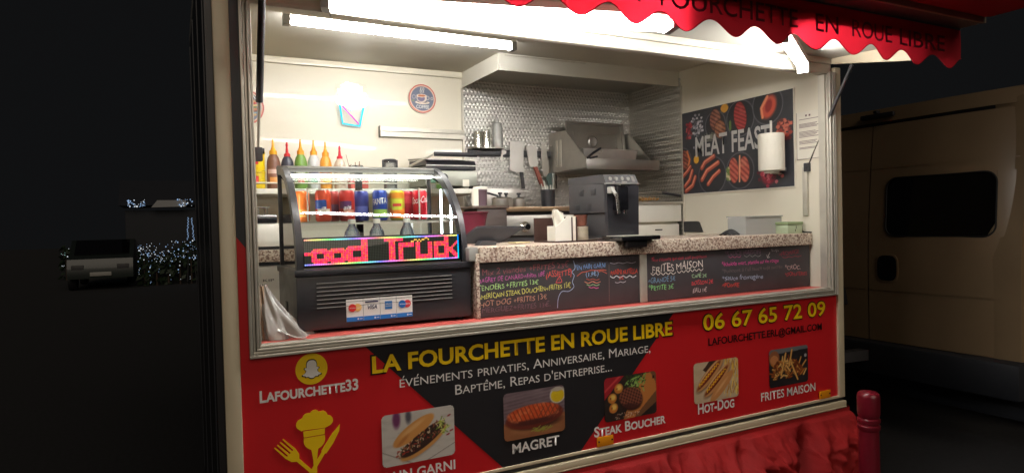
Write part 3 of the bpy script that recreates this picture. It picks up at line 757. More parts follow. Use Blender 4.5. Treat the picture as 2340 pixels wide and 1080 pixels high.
# ================================================================== WALL THINGS AT THE BACK
t = thing('wall_shelf', 'long white wall shelf with a thin front rail carrying the sauce bottles', 'shelf', (.9, 1.67, 1.8))
MB().box(.175, 1.66, 1.27, 1.668, 1.8, 1.828, .003).build('board', 'wplast', t)
b = MB(); b.tube([(.18, 1.28, 1.857), (1.2, 1.28, 1.857)], .004, n=8)
for x in (.2, .55, .9, 1.19): b.cyl((x, 1.28, 1.827), (x, 1.28, 1.857), .003, n=8)
b.build('rail', 'alu', t)

t = thing('wall_rail', 'grey steel channel fixed to the cream wall below the coffee disc', 'rail', (1.41, 1.67, 2.2))
b = MB(); b.prism([(1.668, 2.232), (1.635, 2.228), (1.632, 2.203), (1.642, 2.203), (1.644, 2.206), (1.645, 2.17), (1.668, 2.166)], 'x', 1.135, 1.688); b.build('channel', 'alu', t)
b = MB(); b.box(1.133, 1.1375, 1.63, 1.668, 2.164, 2.234, .002); b.build('end_cap', 'gplast', t)

# coffee disc and burger disc
def disc_sign(name, label, cx, cz, r, kind):
    t = thing(name, label, 'wall sign', (cx, 1.668, cz-r), 'round wall signs')
    P = Paint(80, 80, (206, 196, 186))
    P.mix(P.ell(.5, .5, .5, .5, 0, .02), (196, 92, 80)); P.mix(P.ell(.5, .5, .46, .46, 0, .03), (222, 190, 170)); P.mix(P.ell(.5, .5, .42, .42, 0, .03), (98, 106, 128))
    if kind == 'coffee':
        P.mix(P.ell(.5, .37, .27, .06), (230, 214, 196)); P.mix(P.ell(.5, .39, .2, .03), (90, 84, 92))
        P.mix(P.ell(.48, .52, .19, .16)*(P.Y < .6), (216, 200, 190)); P.mix(P.ell(.46, .52, .14, .12)*(P.Y < .55), (110, 100, 130)); P.mix(P.ell(.48, .6, .19, .06), (236, 222, 206)); P.mix(P.ell(.48, .6, .15, .04), (190, 110, 70))
        P.mix(P.ring(.69, .53, .06, .02), (226, 212, 196)); P.mix(P.ring(.2, .55, .06, .016), (200, 188, 186)); P.mix(P.ring(.85, .52, .04, .02), (210, 200, 190))
        for x in (.44, .5, .56): P.mix(P.arc([(x, .7), (x-.015, .76), (x+.012, .82), (x, .88)], .012), (232, 224, 214))
        P.mix(P.ell(.17, .42, .05, .03), (120, 130, 96))
    else:
        P.mix(P.ell(.5, .62, .3, .16)*(P.Y > .6), (206, 150, 90)); P.mix(P.line(.22, .58, .78, .62, .03), (190, 50, 44)); P.mix(P.line(.2, .52, .8, .56, .025), (236, 206, 120))
        P.mix(P.line(.22, .48, .78, .5, .03), (110, 120, 60)); P.mix(P.line(.2, .43, .8, .45, .025), (220, 120, 70)); P.mix(P.line(.22, .38, .78, .4, .03), (120, 70, 50))
        P.mix(P.ell(.5, .3, .3, .07), (206, 160, 100)); P.mix(P.arc([(.5, .2), (.62, .3), (.8, .36)], .016), (120, 170, 190)); P.mix(P.arc([(.3, .2), (.5, .24), (.7, .2)], .016), (150, 190, 150))
    MB().cyl((cx, 1.668, cz), (cx, 1.658, cz), r, n=48).build('disc', 'wplast', t)
    picture('printed_face', P, lambda u, v: (cx-r*.985+u, 1.6565, cz-r*.985+v), r*1.97, r*1.97, 'artm', t, ellipse=True)
    if kind == 'coffee': write('COFFEE', lambda u, v: (cx-.042+u, 1.655, cz-.062+v), .085, .021, 'white', t, bold=.01)
    else: write('OPEN', lambda u, v: (cx-.06+u, 1.655, cz+.05+v-.5*(u-.06)**2*8), .125, .03, 'white', t, bold=.01)
disc_sign('coffee_sign', 'round wall sign with a steaming cup and the word COFFEE', 1.419, 2.418, .092, 'coffee')
disc_sign('burger_sign', 'round burger wall sign half hidden by the left window frame', .375, 2.306, .1, 'burger')

# neon sign
t = thing('neon_sign', 'glowing neon sign of a paper cup of chips on the cream wall', 'neon sign', (.965, 1.668, 2.2))
WN, CN, MN = emit('white_neon', (1, .98, .92), 6), emit('cyan_neon', (.04, .72, 1.), 1.25), emit('magenta_neon', (.85, .03, .72), 1.1)
MB().prism([(.862, 2.35), (.875, 2.47), (.96, 2.495), (1.06, 2.475), (1.082, 2.345), (1.02, 2.212), (.905, 2.224)], 'y', 1.652, 1.655).build('backing_plate', 'plate', t)
b = MB()
for cx, top, tl, ln in ((.898, 2.44, -14, .1), (.92, 2.468, -9, .12), (.945, 2.482, -3, .13), (.972, 2.478, 2, .13), (1.0, 2.474, 6, .12), (1.024, 2.462, 11, .11), (1.046, 2.425, 17, .09)):
    a = math.radians(tl); ux, uz = math.sin(a), math.cos(a); wd = .0085
    q = [(cx+ux*0-uz*wd, top+ux*wd), (cx+uz*wd, top-ux*wd), (cx+uz*wd-ux*ln, top-ux*wd-uz*ln), (cx-uz*wd-ux*ln, top+ux*wd-uz*ln)]
    b.tube([(x, 1.645, z) for x, z in q], .0027, n=6, closed=True)
b.tube([(.868, 1.643, 2.385), (.89, 1.643, 2.352), (.93, 1.643, 2.35), (.965, 1.643, 2.322), (1.0, 1.643, 2.345), (1.045, 1.643, 2.345), (1.07, 1.643, 2.375)], .005, n=6)
b.tube([(.87, 1.643, 2.378), (.92, 1.643, 2.366), (.97, 1.643, 2.362), (1.02, 1.643, 2.360), (1.066, 1.643, 2.366)], .005, n=6)
b.build('chips_tube', WN, t)
b = MB(); b.tube([(.897, 1.645, 2.345), (.9115, 1.645, 2.236), (1.013, 1.645, 2.225), (1.038, 1.645, 2.337)], .0058, n=8); b.tube([(.925, 1.645, 2.346), (.964, 1.645, 2.315), (1.0, 1.645, 2.338)], .0026, n=6); b.build('cup_tube', CN, t)
MB().tube([(.908, 1.642, 2.343), (1.006, 1.642, 2.238)], .0032, n=8).build('stripe_tube', MN, t)

# ---- sauce bottles
def bottle(x, y, z0, h, r, body, cap, label, capstyle='cone', lab=None, labc=None, name='sauce_bottle', cat='sauce bottle', group='squeeze bottles on the wall shelf'):
    t = thing(name, label, cat, (x, y, z0), group)
    hb = h*.70
    m = mat('bottle_body', body, .35, var=.06, vs=20, coat=.2)
    MB().lathe((x, y, z0), [(r*.93, 0), (r, .006), (r, hb*.72), (r*.96, hb*.8), (r*.78, hb*.92), (r*.5, hb), (r*.46, hb+.004)], n=24).build('body', m, t)
    mc = mat('bottle_cap', cap, .4)
    MB().lathe((x, y, z0+hb), [(r*.56, 0), (r*.56, h*.07), (r*.34, h*.10), (r*.2, h*.16), (r*.14, h*.27), (r*.10, h*.30)] if capstyle == 'cone' else [(r*.5, 0), (r*.5, h*.05), (r*.25, h*.08), (r*.16, h*.2), (r*.2, h*.24), (r*.12, h*.30)], n=18).build('cap', mc, t)
    if lab:
        ml = mat('bottle_label', lab, .5, var=.12, vs=40)
        b = MB()
        for (z1, z2, a0, a1, mm) in ((hb*.18, hb*.62, -75, 75, 0), (hb*.46, hb*.58, -50, 40, 1), (hb*.22, hb*.36, -30, 30, 2)):
            rr = r*(1.012+.008*mm)
            for k in range(10):
                q0, q1 = math.radians(a0+(a1-a0)*k/10-100), math.radians(a0+(a1-a0)*(k+1)/10-100)
                b.quad((x+rr*math.cos(q0), y+rr*math.sin(q0), z0+z1), (x+rr*math.cos(q1), y+rr*math.sin(q1), z0+z1), (x+rr*math.cos(q1), y+rr*math.sin(q1), z0+z2), (x+rr*math.cos(q0), y+rr*math.sin(q0), z0+z2), m=mm)
        b.build('label', [ml, mat('label_band', labc[0], .5), mat('label_mark', labc[1], .5)], t)
    return t
YB = 1.45; ZB = 1.828
bottle(.487, YB, ZB, .275, .036, (120, 82, 66), (240, 176, 40), 'tall brown sauce bottle with an amber cap, leftmost on the wall shelf', lab=(140, 96, 80), labc=((216, 186, 176), (226, 160, 90)))
bottle(.559, YB, ZB, .262, .034, (44, 46, 62), (206, 36, 44), 'dark blue sauce bottle with a red cap', 'thin')
bottle(.63, YB, ZB, .28, .034, (110, 150, 66), (244, 160, 44), 'green sauce bottle with an orange cap', lab=(126, 160, 80), labc=((226, 222, 206), (216, 90, 60)))
bottle(.70, YB, ZB, .278, .034, (206, 206, 206), (244, 160, 44), 'white sauce bottle with an orange cap', lab=(214, 214, 216), labc=((110, 100, 130), (70, 140, 110)))
bottle(.762, YB-.01, ZB, .27, .033, (236, 160, 60), (244, 156, 40), 'orange sauce bottle with an orange cap', lab=(236, 150, 50), labc=((150, 90, 80), (240, 200, 70)))
bottle(.843, YB, ZB, .252, .033, (214, 198, 178), (206, 36, 56), 'pale translucent sauce bottle with a red cap', 'thin')
# glasses with stirrers on a red tray, jar with a black lid
t = thing('stirrer_tray', 'little red tray of clear cups and wooden stirrers on the wall shelf', 'tray', (.935, 1.42, ZB))
MB().box(.885, .985, 1.38, 1.46, ZB, ZB+.07, .004).build('tray', mat('red_tray', (206, 90, 80), .4), t)
for x in (.908, .945): MB().lathe((x, 1.42, ZB+.07), [(.017, 0), (.021, .07), (.0205, .07), (.0165, .003)], n=16).build('cup', 'clearp', t)
b = MB()
for k in range(9):
    x = .90+.008*k; b.tube([(x, 1.42+.006*math.sin(k*3), ZB+.072), (x+.02*math.sin(k*2.1), 1.425, ZB+.145+.02*math.sin(k*5))], .0022, n=4)
b.tube([(.9, 1.42, ZB+.075), (.872, 1.42, ZB+.2)], .0015, n=4)
b.build('stirrer', 'wood', t)
t = thing('clear_jar', 'clear plastic jar with a dark clip lid on the wall shelf', 'jar', (1.125, 1.42, ZB))
MB().lathe((1.125, 1.42, ZB), [(.036, 0), (.039, .01), (.039, .155), (.037, .16), (.035, .155), (.035, .01)], n=24).build('body', 'clearp', t)
MB().lathe((1.125, 1.42, ZB), [(.0345, .002), (.0345, .10), (.02, .12)], n=20).build('contents', mat('sugar', (226, 220, 206), .9, bump=.4, bs=120), t)
b = MB(); b.lathe((1.125, 1.42, ZB+.16), [(.04, 0), (.041, .012), (.034, .018)], n=24); b.box(1.08, 1.095, 1.41, 1.43, ZB+.13, ZB+.175, .003); b.box(1.155, 1.17, 1.41, 1.43, ZB+.13, ZB+.175, .003); b.build('lid', 'plast', t)

# ---- contact grill
t = thing('contact_grill', 'steel contact grill with a ribbed lid and black handle on the wall shelf', 'grill', (1.45, 1.45, ZB))
MB().box(1.29, 1.62, 1.29, 1.6, ZB+.018, ZB+.108, .008).build('base', mat('grill_base', (176, 178, 166), .35, .5), t)
b = MB()
for x in (1.32, 1.59):
    for y in (1.32, 1.57): b.cyl((x, y, ZB), (x, y, ZB+.018), .014, n=12)
b.build('foot', 'rubber', t)
b = MB(); b.box(1.30, 1.61, 1.285, 1.59, ZB+.11, ZB+.135, .004); b.build('lower_plate', 'plast', t)
b = MB(); b.prism([(1.285, ZB+.14), (1.59, ZB+.15), (1.59, ZB+.185), (1.3, ZB+.165)], 'x', 1.3, 1.61); b.build('upper_plate', 'plast', t)
b = MB(); b.prism([(1.28, ZB+.168), (1.6, ZB+.19), (1.6, ZB+.2), (1.28, ZB+.176)], 'x', 1.295, 1.615); b.box(1.295, 1.615, 1.276, 1.28, ZB+.133, ZB+.139); b.build('lid', 'steel', t)
b = MB(); b.tube([(1.225, 1.37, ZB+.135), (1.265, 1.3, ZB+.16), (1.33, 1.25, ZB+.195)], .007, n=8); b.build('handle_arm', 'alu', t)
b = MB(); b.cyl((1.335, 1.245, ZB+.197), (1.60, 1.245, ZB+.197), .013, n=14); b.build('handle', 'plast', t)
b = MB(); b.lathe((1.40, 1.288, ZB+.063), [(.026, 0), (.026, -.02), (.02, -.026)], n=20, axis='y'); b.build('control_knob', 'plast', t)
b = MB(); b.box(1.525, 1.565, 1.286, 1.29, ZB+.015, ZB+.055); b.build('sticker', 'paper', t)

# ---- knife bar and what hangs on it
t = thing('knife_bar', 'black magnetic knife bar on the studded steel wall', 'knife rack', (2.05, 1.66, 2.06))
MB().box(1.72, 2.36, 1.635, 1.6625, 2.065, 2.108, .004).build('bar', 'plast', t)
MB().box(1.735, 1.96, 1.56, 1.6625, 2.1085, 2.114, .001).build('ledge', 'steel', t)
for k, x in enumerate((1.77, 1.83)):
    q = thing('steel_shaker', ('first polished steel shaker', 'second polished steel shaker, next to the clear squeeze bottle')[k]+' on the knife bar ledge'+(', beside the cream wall' if k == 0 else ''), 'shaker', (x, 1.6, 2.114), 'steel shakers on the ledge')
    MB().lathe((x, 1.6, 2.114), [(.026, 0), (.026, .085), (.0245, .086), (.0245, .092), (.026, .093), (.026, .103), (.022, .108)], n=24).build('body', 'chrome', q)
q = thing('squeeze_bottle', 'clear squeeze bottle with a pointed tip on the knife bar ledge', 'squeeze bottle', (1.915, 1.6, 2.114))
MB().lathe((1.915, 1.6, 2.114), [(.032, 0), (.033, .01), (.033, .13), (.028, .15)], n=24).build('body', 'frost', q)
MB().lathe((1.915, 1.6, 2.264), [(.029, 0), (.029, .012), (.012, .02), (.004, .05), (.003, .053)], n=18).build('cap', 'frost', q)
MB().lathe((1.915, 1.6, 2.116), [(.030, 0), (.0305, .022)], n=20).build('sauce', mat('pale_sauce', (196, 160, 110), .4), q)
def knife(name, label, x, ztop, blade, handle, ang, hmat, y=1.632):
    t = thing(name, label, 'knife', (x, y, 2.08), 'knives on the magnetic bar')
    c, s = math.cos(math.radians(ang)), math.sin(math.radians(ang))
    def rp(pts): return [(x+px*c-pz*s, ztop+px*s+pz*c) for px, pz in pts]
    MB().prism(rp(blade), 'y', y-.003, y).build('blade', 'steel', t)
    b = MB(); b.prism(rp(handle), 'y', y-.012, y+.001); b.build('handle', hmat, t); return t
knife('cleaver', 'broad cleaver with a black handle hanging on the magnetic bar', 2.075, 2.162, [(-.052, .0), (.045, .004), (.052, -.01), (.046, -.2), (.0, -.205), (-.054, -.19)], [(.02, -.2), (.045, -.2), (.05, -.25), (.058, -.31), (.038, -.312), (.03, -.25)], -2, 'plastm')
knife('small_cleaver', 'small square bladed cleaver with a reddish wooden handle', 2.185, 2.14, [(-.042, 0), (.04, .0), (.036, -.14), (-.03, -.142)], [(.0, -.143), (.026, -.141), (.058, -.235), (.066, -.278), (.05, -.285), (.034, -.255)], 4, mat('red_wood', (146, 78, 62), .5, var=.2))
knife('chef_knife', 'long pointed chef knife with a green handle', 2.285, 2.176, [(-.018, .0), (-.004, -.005), (.016, -.05), (.03, -.15), (.03, -.22), (.01, -.245), (-.004, -.25), (-.02, -.2), (-.026, -.1)], [(.006, -.244), (.032, -.218), (.052, -.222), (.05, -.28), (.058, -.335), (.03, -.345), (.022, -.29)], 0, mat('green_handle', (88, 106, 100), .5))
knife('paring_knife', 'little dark blade hanging under the bar left of the broad cleaver', 1.957, 2.07, [(-.006, .01), (.006, .01), (.008, -.05), (.0, -.10), (-.006, -.05)], [(-.005, .0), (.028, .012), (.03, .03), (.0, .035)], 0, 'steel')
for k, (x, lab) in enumerate(((2.345, 'long grey steel skewer rod hanging at the right end of the bar'), (2.368, 'long bright steel spatula rod hanging beside the shelf plate'))):
    t = thing('hanging_rod', lab, 'utensil', (x, 1.625, 2.12), 'rods hanging by the corner shelf')
    b = MB(); b.tube([(x, 1.625, 2.14-.05*k), (x+.004, 1.622, 1.83+.02*k)], .007, n=8); b.sphere((x, 1.625, 2.145-.05*k), .011, (1, .6, 1), u=10, v=6)
    b.build('rod', 'steel' if k == 0 else 'chrome', t)

# ---- corner shelf with pans
XS = 2.338
t = thing('corner_shelf', 'steel shelf with slanting side plates in the studded corner', 'shelf', (2.6, 1.66, 1.96))
side = [(1.655, 1.962), (1.655, 2.235), (1.44, 2.225), (1.198, 2.02), (1.205, 1.962)]
MB().prism(side, 'x', XS, XS+.004).build('side_plate', 'steel', t)
MB().prism([(1.655, 1.962), (1.655, 2.235), (1.44, 2.225), (1.22, 2.02), (1.22, 1.962)], 'x', 2.866, 2.87).build('side_plate', 'steel', t)
b = MB(); b.box(XS+.004, 2.866, 1.2, 1.66, 1.955, 1.961); b.box(XS+.004, 2.93, 1.196, 1.2, 1.95, 2.018, .001); b.build('tray', 'dsteel', t)
b = MB()
for y in (1.55, 1.5):
    b.box(XS-.006, XS, y-.012, y+.012, 1.99, 2.17, .002)
    for z in (2.0, 2.08): b.cyl((XS-.008, y, z), (XS-.006, y, z), .004, n=8)
b.build('bracket', 'alu', t)
q = thing('steel_pan', 'shallow steel gastronorm pan on the corner shelf', 'pan', (2.56, 1.32, 1.961))
b = MB(); z0, z1 = 1.9615, 2.082
P0 = [(2.36, 1.25), (2.76, 1.25), (2.76, 1.42), (2.36, 1.42)]; P1 = [(2.345, 1.235), (2.775, 1.235), (2.775, 1.435), (2.345, 1.435)]
lo = [b.bm.verts.new((x, y, z0)) for x, y in P0]; hi = [b.bm.verts.new((x, y, z1)) for x, y in P1]
b.bm.faces.new(lo[::-1])
for i in range(4): b.bm.faces.new((lo[i], lo[(i+1) % 4], hi[(i+1) % 4], hi[i]))
b.box(2.335, 2.785, 1.225, 1.236, z1-.002, z1+.003); b.box(2.335, 2.785, 1.434, 1.445, z1-.002, z1+.003); b.box(2.335, 2.346, 1.2365, 1.4335, z1-.002, z1+.003); b.box(2.774, 2.785, 1.2365, 1.4335, z1-.002, z1+.003)
b.build('pan', 'steel', q)
q = thing('pan_lid', 'upright steel pan lid with a round dimple leaning on the wall', 'pan lid', (2.6, 1.5, 1.961))
def yl(z): return 1.455+.12*(z-1.961)
b = MB()
def lidpl(x0, x1, z0, z1, dy, th):
    V = [(x0, yl(z0)+dy, z0), (x1, yl(z0)+dy, z0), (x1, yl(z1)+dy, z1), (x0, yl(z1)+dy, z1)]
    A = [b.bm.verts.new(v) for v in V]; B = [b.bm.verts.new((v[0], v[1]+th, v[2])) for v in V]
    b.bm.faces.new(A); b.bm.faces.new(B[::-1])
    for i in range(4): b.bm.faces.new((A[i], A[(i+1) % 4], B[(i+1) % 4], B[i]))
lidpl(2.375, 2.85, 1.962, 2.30, 0, .004); 
for q_ in ((2.375, 2.85, 2.282, 2.30), (2.375, 2.395, 1.962, 2.282), (2.83, 2.85, 1.962, 2.282)): lidpl(*q_, -.012, .0115)
for q_ in ((2.43, 2.79, 2.225, 2.232), (2.43, 2.437, 2.0, 2.225), (2.783, 2.79, 2.0, 2.225)): lidpl(*q_, -.006, .0055)
b.lathe((2.585, yl(2.165), 2.165), [(.046, -.001), (.044, -.01), (.034, -.014), (.03, -.006), (.014, -.003)], n=28, axis='y')
b.build('lid', 'dsteel', q)
q = thing('tongs', 'dark serving tongs resting across the shelf pan', 'tongs', (2.42, 1.2, 2.03))
b = MB(); b.tube([(2.345, 1.19, 2.02), (2.39, 1.195, 2.05), (2.44, 1.21, 2.075), (2.475, 1.232, 2.088)], .008, n=8); b.tube([(2.36, 1.185, 2.018), (2.42, 1.19, 2.03)], .006, n=8); b.build('arm', 'plast', q)
b = MB(); b.tube([(2.468+.012*math.cos(a*.5), 1.222, 2.065+.012*math.sin(a*.5)) for a in range(13)], .003, n=6, closed=True); b.build('ring', 'alu', q)

# ---- cooking line
t = thing('griddle', 'steel gas griddle with two cream knobs on the back counter', 'griddle', (2.0, 1.3, 1.47))
b = MB(); b.box(1.665, 2.6, 1.105, 1.6, 1.545, 1.662, .004); b.build('body', 'steel', t)
MB().box(1.67, 2.6, 1.13, 1.6, 1.663, 1.683).build('gap', 'plastm', t)
MB().box(1.665, 2.6, 1.09, 1.62, 1.684, 1.712, .004).build('hotplate', mat('browned_steel', (150, 126, 100), .35, .8, var=.3, vs=6), t)
for x in (1.83, 2.0):
    b = MB(); b.lathe((x, 1.104, 1.595), [(.03, 0), (.03, -.012), (.022, -.018), (.02, -.045), (.017, -.048)], n=22, axis='y'); k = b.build('control_knob', 'chrome', t)
b = MB(); b.box(1.70, 2.55, 1.13, 1.6, 1.4705, 1.545); b.build('plinth', 'plastm', t)
for k, (x, y, r, lab) in enumerate(((1.70, 1.15, .05, 'wide steel saucepan with a dark handle on the griddle'), (1.765, 1.2, .036, 'small lidded steel pot with a black knob, middle of the row on the griddle'), (1.86, 1.22, .036, 'small lidded steel pot with a black knob nearest the coffee machine'))):
    q = thing('cooking_pot', lab, 'pot', (x, y, 1.712), 'pots on the griddle')
    MB().lathe((x, y, 1.712), [(r*.95, 0), (r, .005), (r, .05), (r*1.05, .052)], n=24).build('body', 'steel', q)
    MB().lathe((x, y, 1.764), [(r*1.04, 0), (r*.9, .006), (r*.3, .011)], n=24).build('lid', 'chrome', q)
    b = MB(); b.lathe((x, y, 1.774), [(.008, 0), (.007, .012), (.014, .018), (.012, .026)], n=12)
    if k == 0: b.tube([(x-.01, y, 1.778), (x-.06, y+.02, 1.795), (x-.1, y+.03, 1.80)], .006, n=8)
    b.build('handle', 'plast', q)
q = thing('utensil_jar', 'dark jar of utensils at the back of the griddle beside the coffee machine', 'jar', (2.2, 1.45, 1.712))
MB().lathe((2.2, 1.45, 1.712), [(.045, 0), (.048, .12), (.044, .12), (.042, .01)], n=20).build('jar', 'plast', q)
b = MB()
for k in range(5): b.tube([(2.18+.01*k, 1.45, 1.73), (2.15+.03*k, 1.45+.01*k, 1.87+.02*math.sin(k*2))], .006, n=6)
b.build('utensil', 'steel', q)
q = thing('steel_splash_box', 'low grey steel container behind the pots on the griddle', 'container', (1.85, 1.5, 1.712))
MB().box(1.74, 1.98, 1.42, 1.58, 1.7125, 1.84, .004).build('container', 'steel', q)

t = thing('fryer', 'cream fronted fryer with a slotted drawer below the studded end wall', 'fryer', (2.86, 1.35, 1.47))
b = MB(); b.box(2.672, 3.03, 1.1, 1.62, 1.602, 1.716, .004); b.build('body', 'wplast', t)
b = MB(); b.box(2.678, 3.016, 1.11, 1.6, 1.4705, 1.584, .004); b.build('drawer', 'wplast', t)
b = MB(); b.box(2.81, 2.87, 1.107, 1.112, 1.546, 1.554, .002); b.build('drawer_slot', 'ink', t)
MB().box(2.69, 3.02, 1.13, 1.6, 1.585, 1.602).build('gap', 'alu', t)
b = MB(); b.box(2.66, 3.036, 1.088, 1.62, 1.717, 1.735, .003); b.build('rim', 'steel', t)
q = thing('fry_basket', 'wire fryer basket of golden chips with a long black handle', 'fryer basket', (2.84, 1.25, 1.735))
b = MB()
for k in range(12):
    x = 2.68+k*.023; b.tube([(x, 1.16, 1.775), (x, 1.17, 1.738), (x, 1.4, 1.738), (x, 1.41, 1.775)], .0018, n=4)
for z in (1.745, 1.76, 1.776): b.tube([(2.675, 1.16, z), (2.94, 1.16, z), (2.94, 1.41, z), (2.675, 1.41, z)], .0022, n=5, closed=True)
b.build('wire_basket', 'steel', q)
b = MB()
for k in range(60):
    x, y, z = 2.69+.22*random.random(), 1.18+.2*random.random(), 1.745+.02*random.random(); a = random.random()*6.3
    b.tube([(x, y, z), (x+.04*math.cos(a), y+.04*math.sin(a), z+.012*random.random())], .005, n=4)
b.build('chips', mat('fried_potato', (216, 160, 70), .6, var=.3, vs=30), q)
b = MB(); b.tube([(2.7, 1.22, 1.79), (2.86, 1.16, 1.805), (2.93, 1.13, 1.792)], .004, n=6); b.build('handle_arm', 'steel', q)
b = MB(); b.tube([(2.9, 1.14, 1.796), (3.025, 1.1, 1.772)], .0095, n=10); b.build('handle', 'plast', q)

# back counter under the cooking line
t = thing('back_counter', 'granite topped back counter along the rear wall of the trailer', 'counter', (1.6, 1.35, .75))
b = MB(); b.box(.176, 1.6, 1.02, 1.66, 1.462, 1.52, .005); b.box(1.6, 3.03, 1.02, 1.66, 1.4, 1.47, .005); b.build('countertop', 'granite', t)
b = MB(); b.box(.18, 3.03, 1.05, 1.66, .75, 1.4); b.box(.18, 1.6, 1.045, 1.66, 1.4, 1.445); b.build('carcass', 'wplast', t)
MB().box(.176, 1.6, 1.035, 1.66, 1.446, 1.4615).build('edge_trim', 'plast', t)
write('KIP', lambda u, v: (.37+u, 1.043, 1.368+v), .05, .012, 'ink', t)
t = thing('food_warmer', 'white box shaped warmer on the back counter beside the display fridge', 'warmer', (.36, 1.3, 1.52))
MB().box(.19, .52, 1.06, 1.55, 1.535, 1.645, .008).build('body', 'wplast', t)
MB().box(.2, .51, 1.07, 1.54, 1.5205, 1.535).build('base', 'plast', t)
q = thing('black_tray', 'glossy black tray on the white warmer', 'tray', (.36, 1.2, 1.645))
b = MB(); b.box(.2, .45, 1.08, 1.4, 1.6455, 1.69, .012); b.build('tray', 'gloss', q)
q = thing('wire_rack', 'little chrome wire stand on top of the black tray', 'wire rack', (.37, 1.2, 1.69))
b = MB()
for x in (.33, .37, .41): b.tube([(x, 1.15, 1.69), (x, 1.15, 1.73), (x, 1.25, 1.73), (x, 1.25, 1.69)], .0025, n=6)
b.tube([(.32, 1.15, 1.73), (.42, 1.15, 1.73), (.42, 1.25, 1.73), (.32, 1.25, 1.73)], .003, n=6, closed=True); b.build('wire', 'chrome', q)
# yellow tubs on the shelf by the strut
for k, (z, lab) in enumerate(((ZB, 'yellow sauce tub on the wall shelf beside the left strut'), (ZB+.102, 'brighter yellow tub stacked on the other yellow tub'))):
    q = thing('sauce_tub', lab, 'tub', (.40, 1.4, z), 'yellow tubs by the strut')
    MB().lathe((.40, 1.4, z), [(.034, 0), (.037, .01), (.037, .085), (.039, .087), (.039, .098), (.035, .1015)], n=24).build('tub', mat('yellow_tub', (240, 206, 20) if k else (214, 186, 30), .35), q)
    b = MB(); b.box(.375, .40, 1.3585, 1.3615, z+.03, z+.07); b.build('label', mat('red_label', (200, 40, 40), .5), q)

# middle clutter left of the griddle
q = thing('paper_cup', 'tall dark jar with a pale lid standing left of the pots', 'jar', (1.432, .84, 1.712))
t = thing('wooden_crate', 'dark crate standing between the counters behind the display fridge', 'crate', (1.48, .84, .75))
b = MB(); b.box(1.385, 1.555, .78, .95, .7505, 1.698, .004); b.build('crate', mat('dark_board', (66, 56, 52), .55, var=.2), t)
b = MB(); b.box(1.355, 1.565, .77, .96, 1.6985, 1.712, .002); b.build('top', mat('dark_top', (84, 70, 62), .5, var=.2), t)
MB().lathe((1.432, .84, 1.712), [(.033, 0), (.037, .085), (.034, .086)], n=24).build('body', mat('brown_jar', (96, 76, 84), .35, var=.2), q)
MB().lathe((1.432, .84, 1.798), [(.038, 0), (.039, .01), (.034, .014)], n=24).build('lid', 'wplast', q)
q = thing('red_basin', 'dark red plastic basin half hidden behind the display fridge', 'basin', (1.33, .7, 1.55))
MB().lathe((1.285, .68, 1.5255), [(.07, 0), (.1, .145), (.108, .147), (.108, .152), (.097, .150), (.066, .006)], n=32).build('basin', mat('dark_red_plastic', (92, 18, 40), .4), q)
b = MB(); b.box(1.24, 1.40, .6205, .78, .75, 1.525); t = b.build('side_table', 'wplast', None, org=(1.32, .7, .75)); tag(t, 'plain white cupboard under the red basin', 'cupboard')
q = thing('white_card', 'white order cards standing on the dark crate', 'cards', (1.38, .79, 1.712))
b = MB(); b.box(1.364, 1.394, .78, .786, 1.7121, 1.80); b.box(1.36, 1.39, .787, .792, 1.7121, 1.785); b.build('card', 'paper', q)

# ================================================================== DISPLAY FRIDGE
FX0, FX1, FY0, FY1 = .378, 1.056, .125, .56
F = thing('display_fridge', 'countertop display fridge with a curved glass front full of drinks', 'display fridge', ((FX0+FX1)/2, (FY0+FY1)/2, 1.2375))
b = MB(); b.box(FX0, FX1, FY0, FY1, 1.25, 1.445, .006); b.box(FX0-.006, FX1+.006, FY0-.008, FY1, 1.4455, 1.470, .005); b.build('base', 'plast', F)
b = MB()
for x in (FX0+.04, FX1-.04):
    for y in (FY0+.04, FY1-.04): b.cyl((x, y, 1.2375), (x, y, 1.25), .016, n=12)
b.build('foot', 'rubber', F)
b = MB()
for k in range(7):
    z = 1.418-.0148*k; b.box(FX0+.07, FX1-.085, FY0-.0035, FY0+.001, z, z+.0022)
b.build('grille', 'gplast', F)
b = MB(); b.box(FX0-.0025, FX0, .33, .38, 1.30, 1.34, .001); b.build('side_plug', 'rubber', F)
prof = [(.0, 1.470), (.004, 1.53), (.016, 1.585), (.042, 1.65), (.075, 1.70), (.125, 1.757), (.19, 1.812), (.25, 1.846), (.31, 1.868), (.37, 1.876), (.435, 1.876)]
def smooth(P, n=4):
    out = []
    for i in range(len(P)-1):
        a, b_, c, d = (Vector(P[max(i-1, 0)]), Vector(P[i]), Vector(P[i+1]), Vector(P[min(i+2, len(P)-1)]))
        for k in range(n):
            u = k/n; out.append(.5*((2*b_)+(c-a)*u+(2*a-5*b_+4*c-d)*u*u+(3*b_-a-3*c+d)*u**3))
    out.append(Vector(P[-1])); return out
pf = [(FY0+.012+p.x, p.y) for p in smooth(prof, 10)]
def off(P, d):
    out = []
    for i in range(len(P)):
        t = (Vector(P[min(i+1, len(P)-1)])-Vector(P[max(i-1, 0)])).normalized(); out.append((P[i][0]+t.y*d, P[i][1]-t.x*d))
    return out
inner = off(pf, .036)
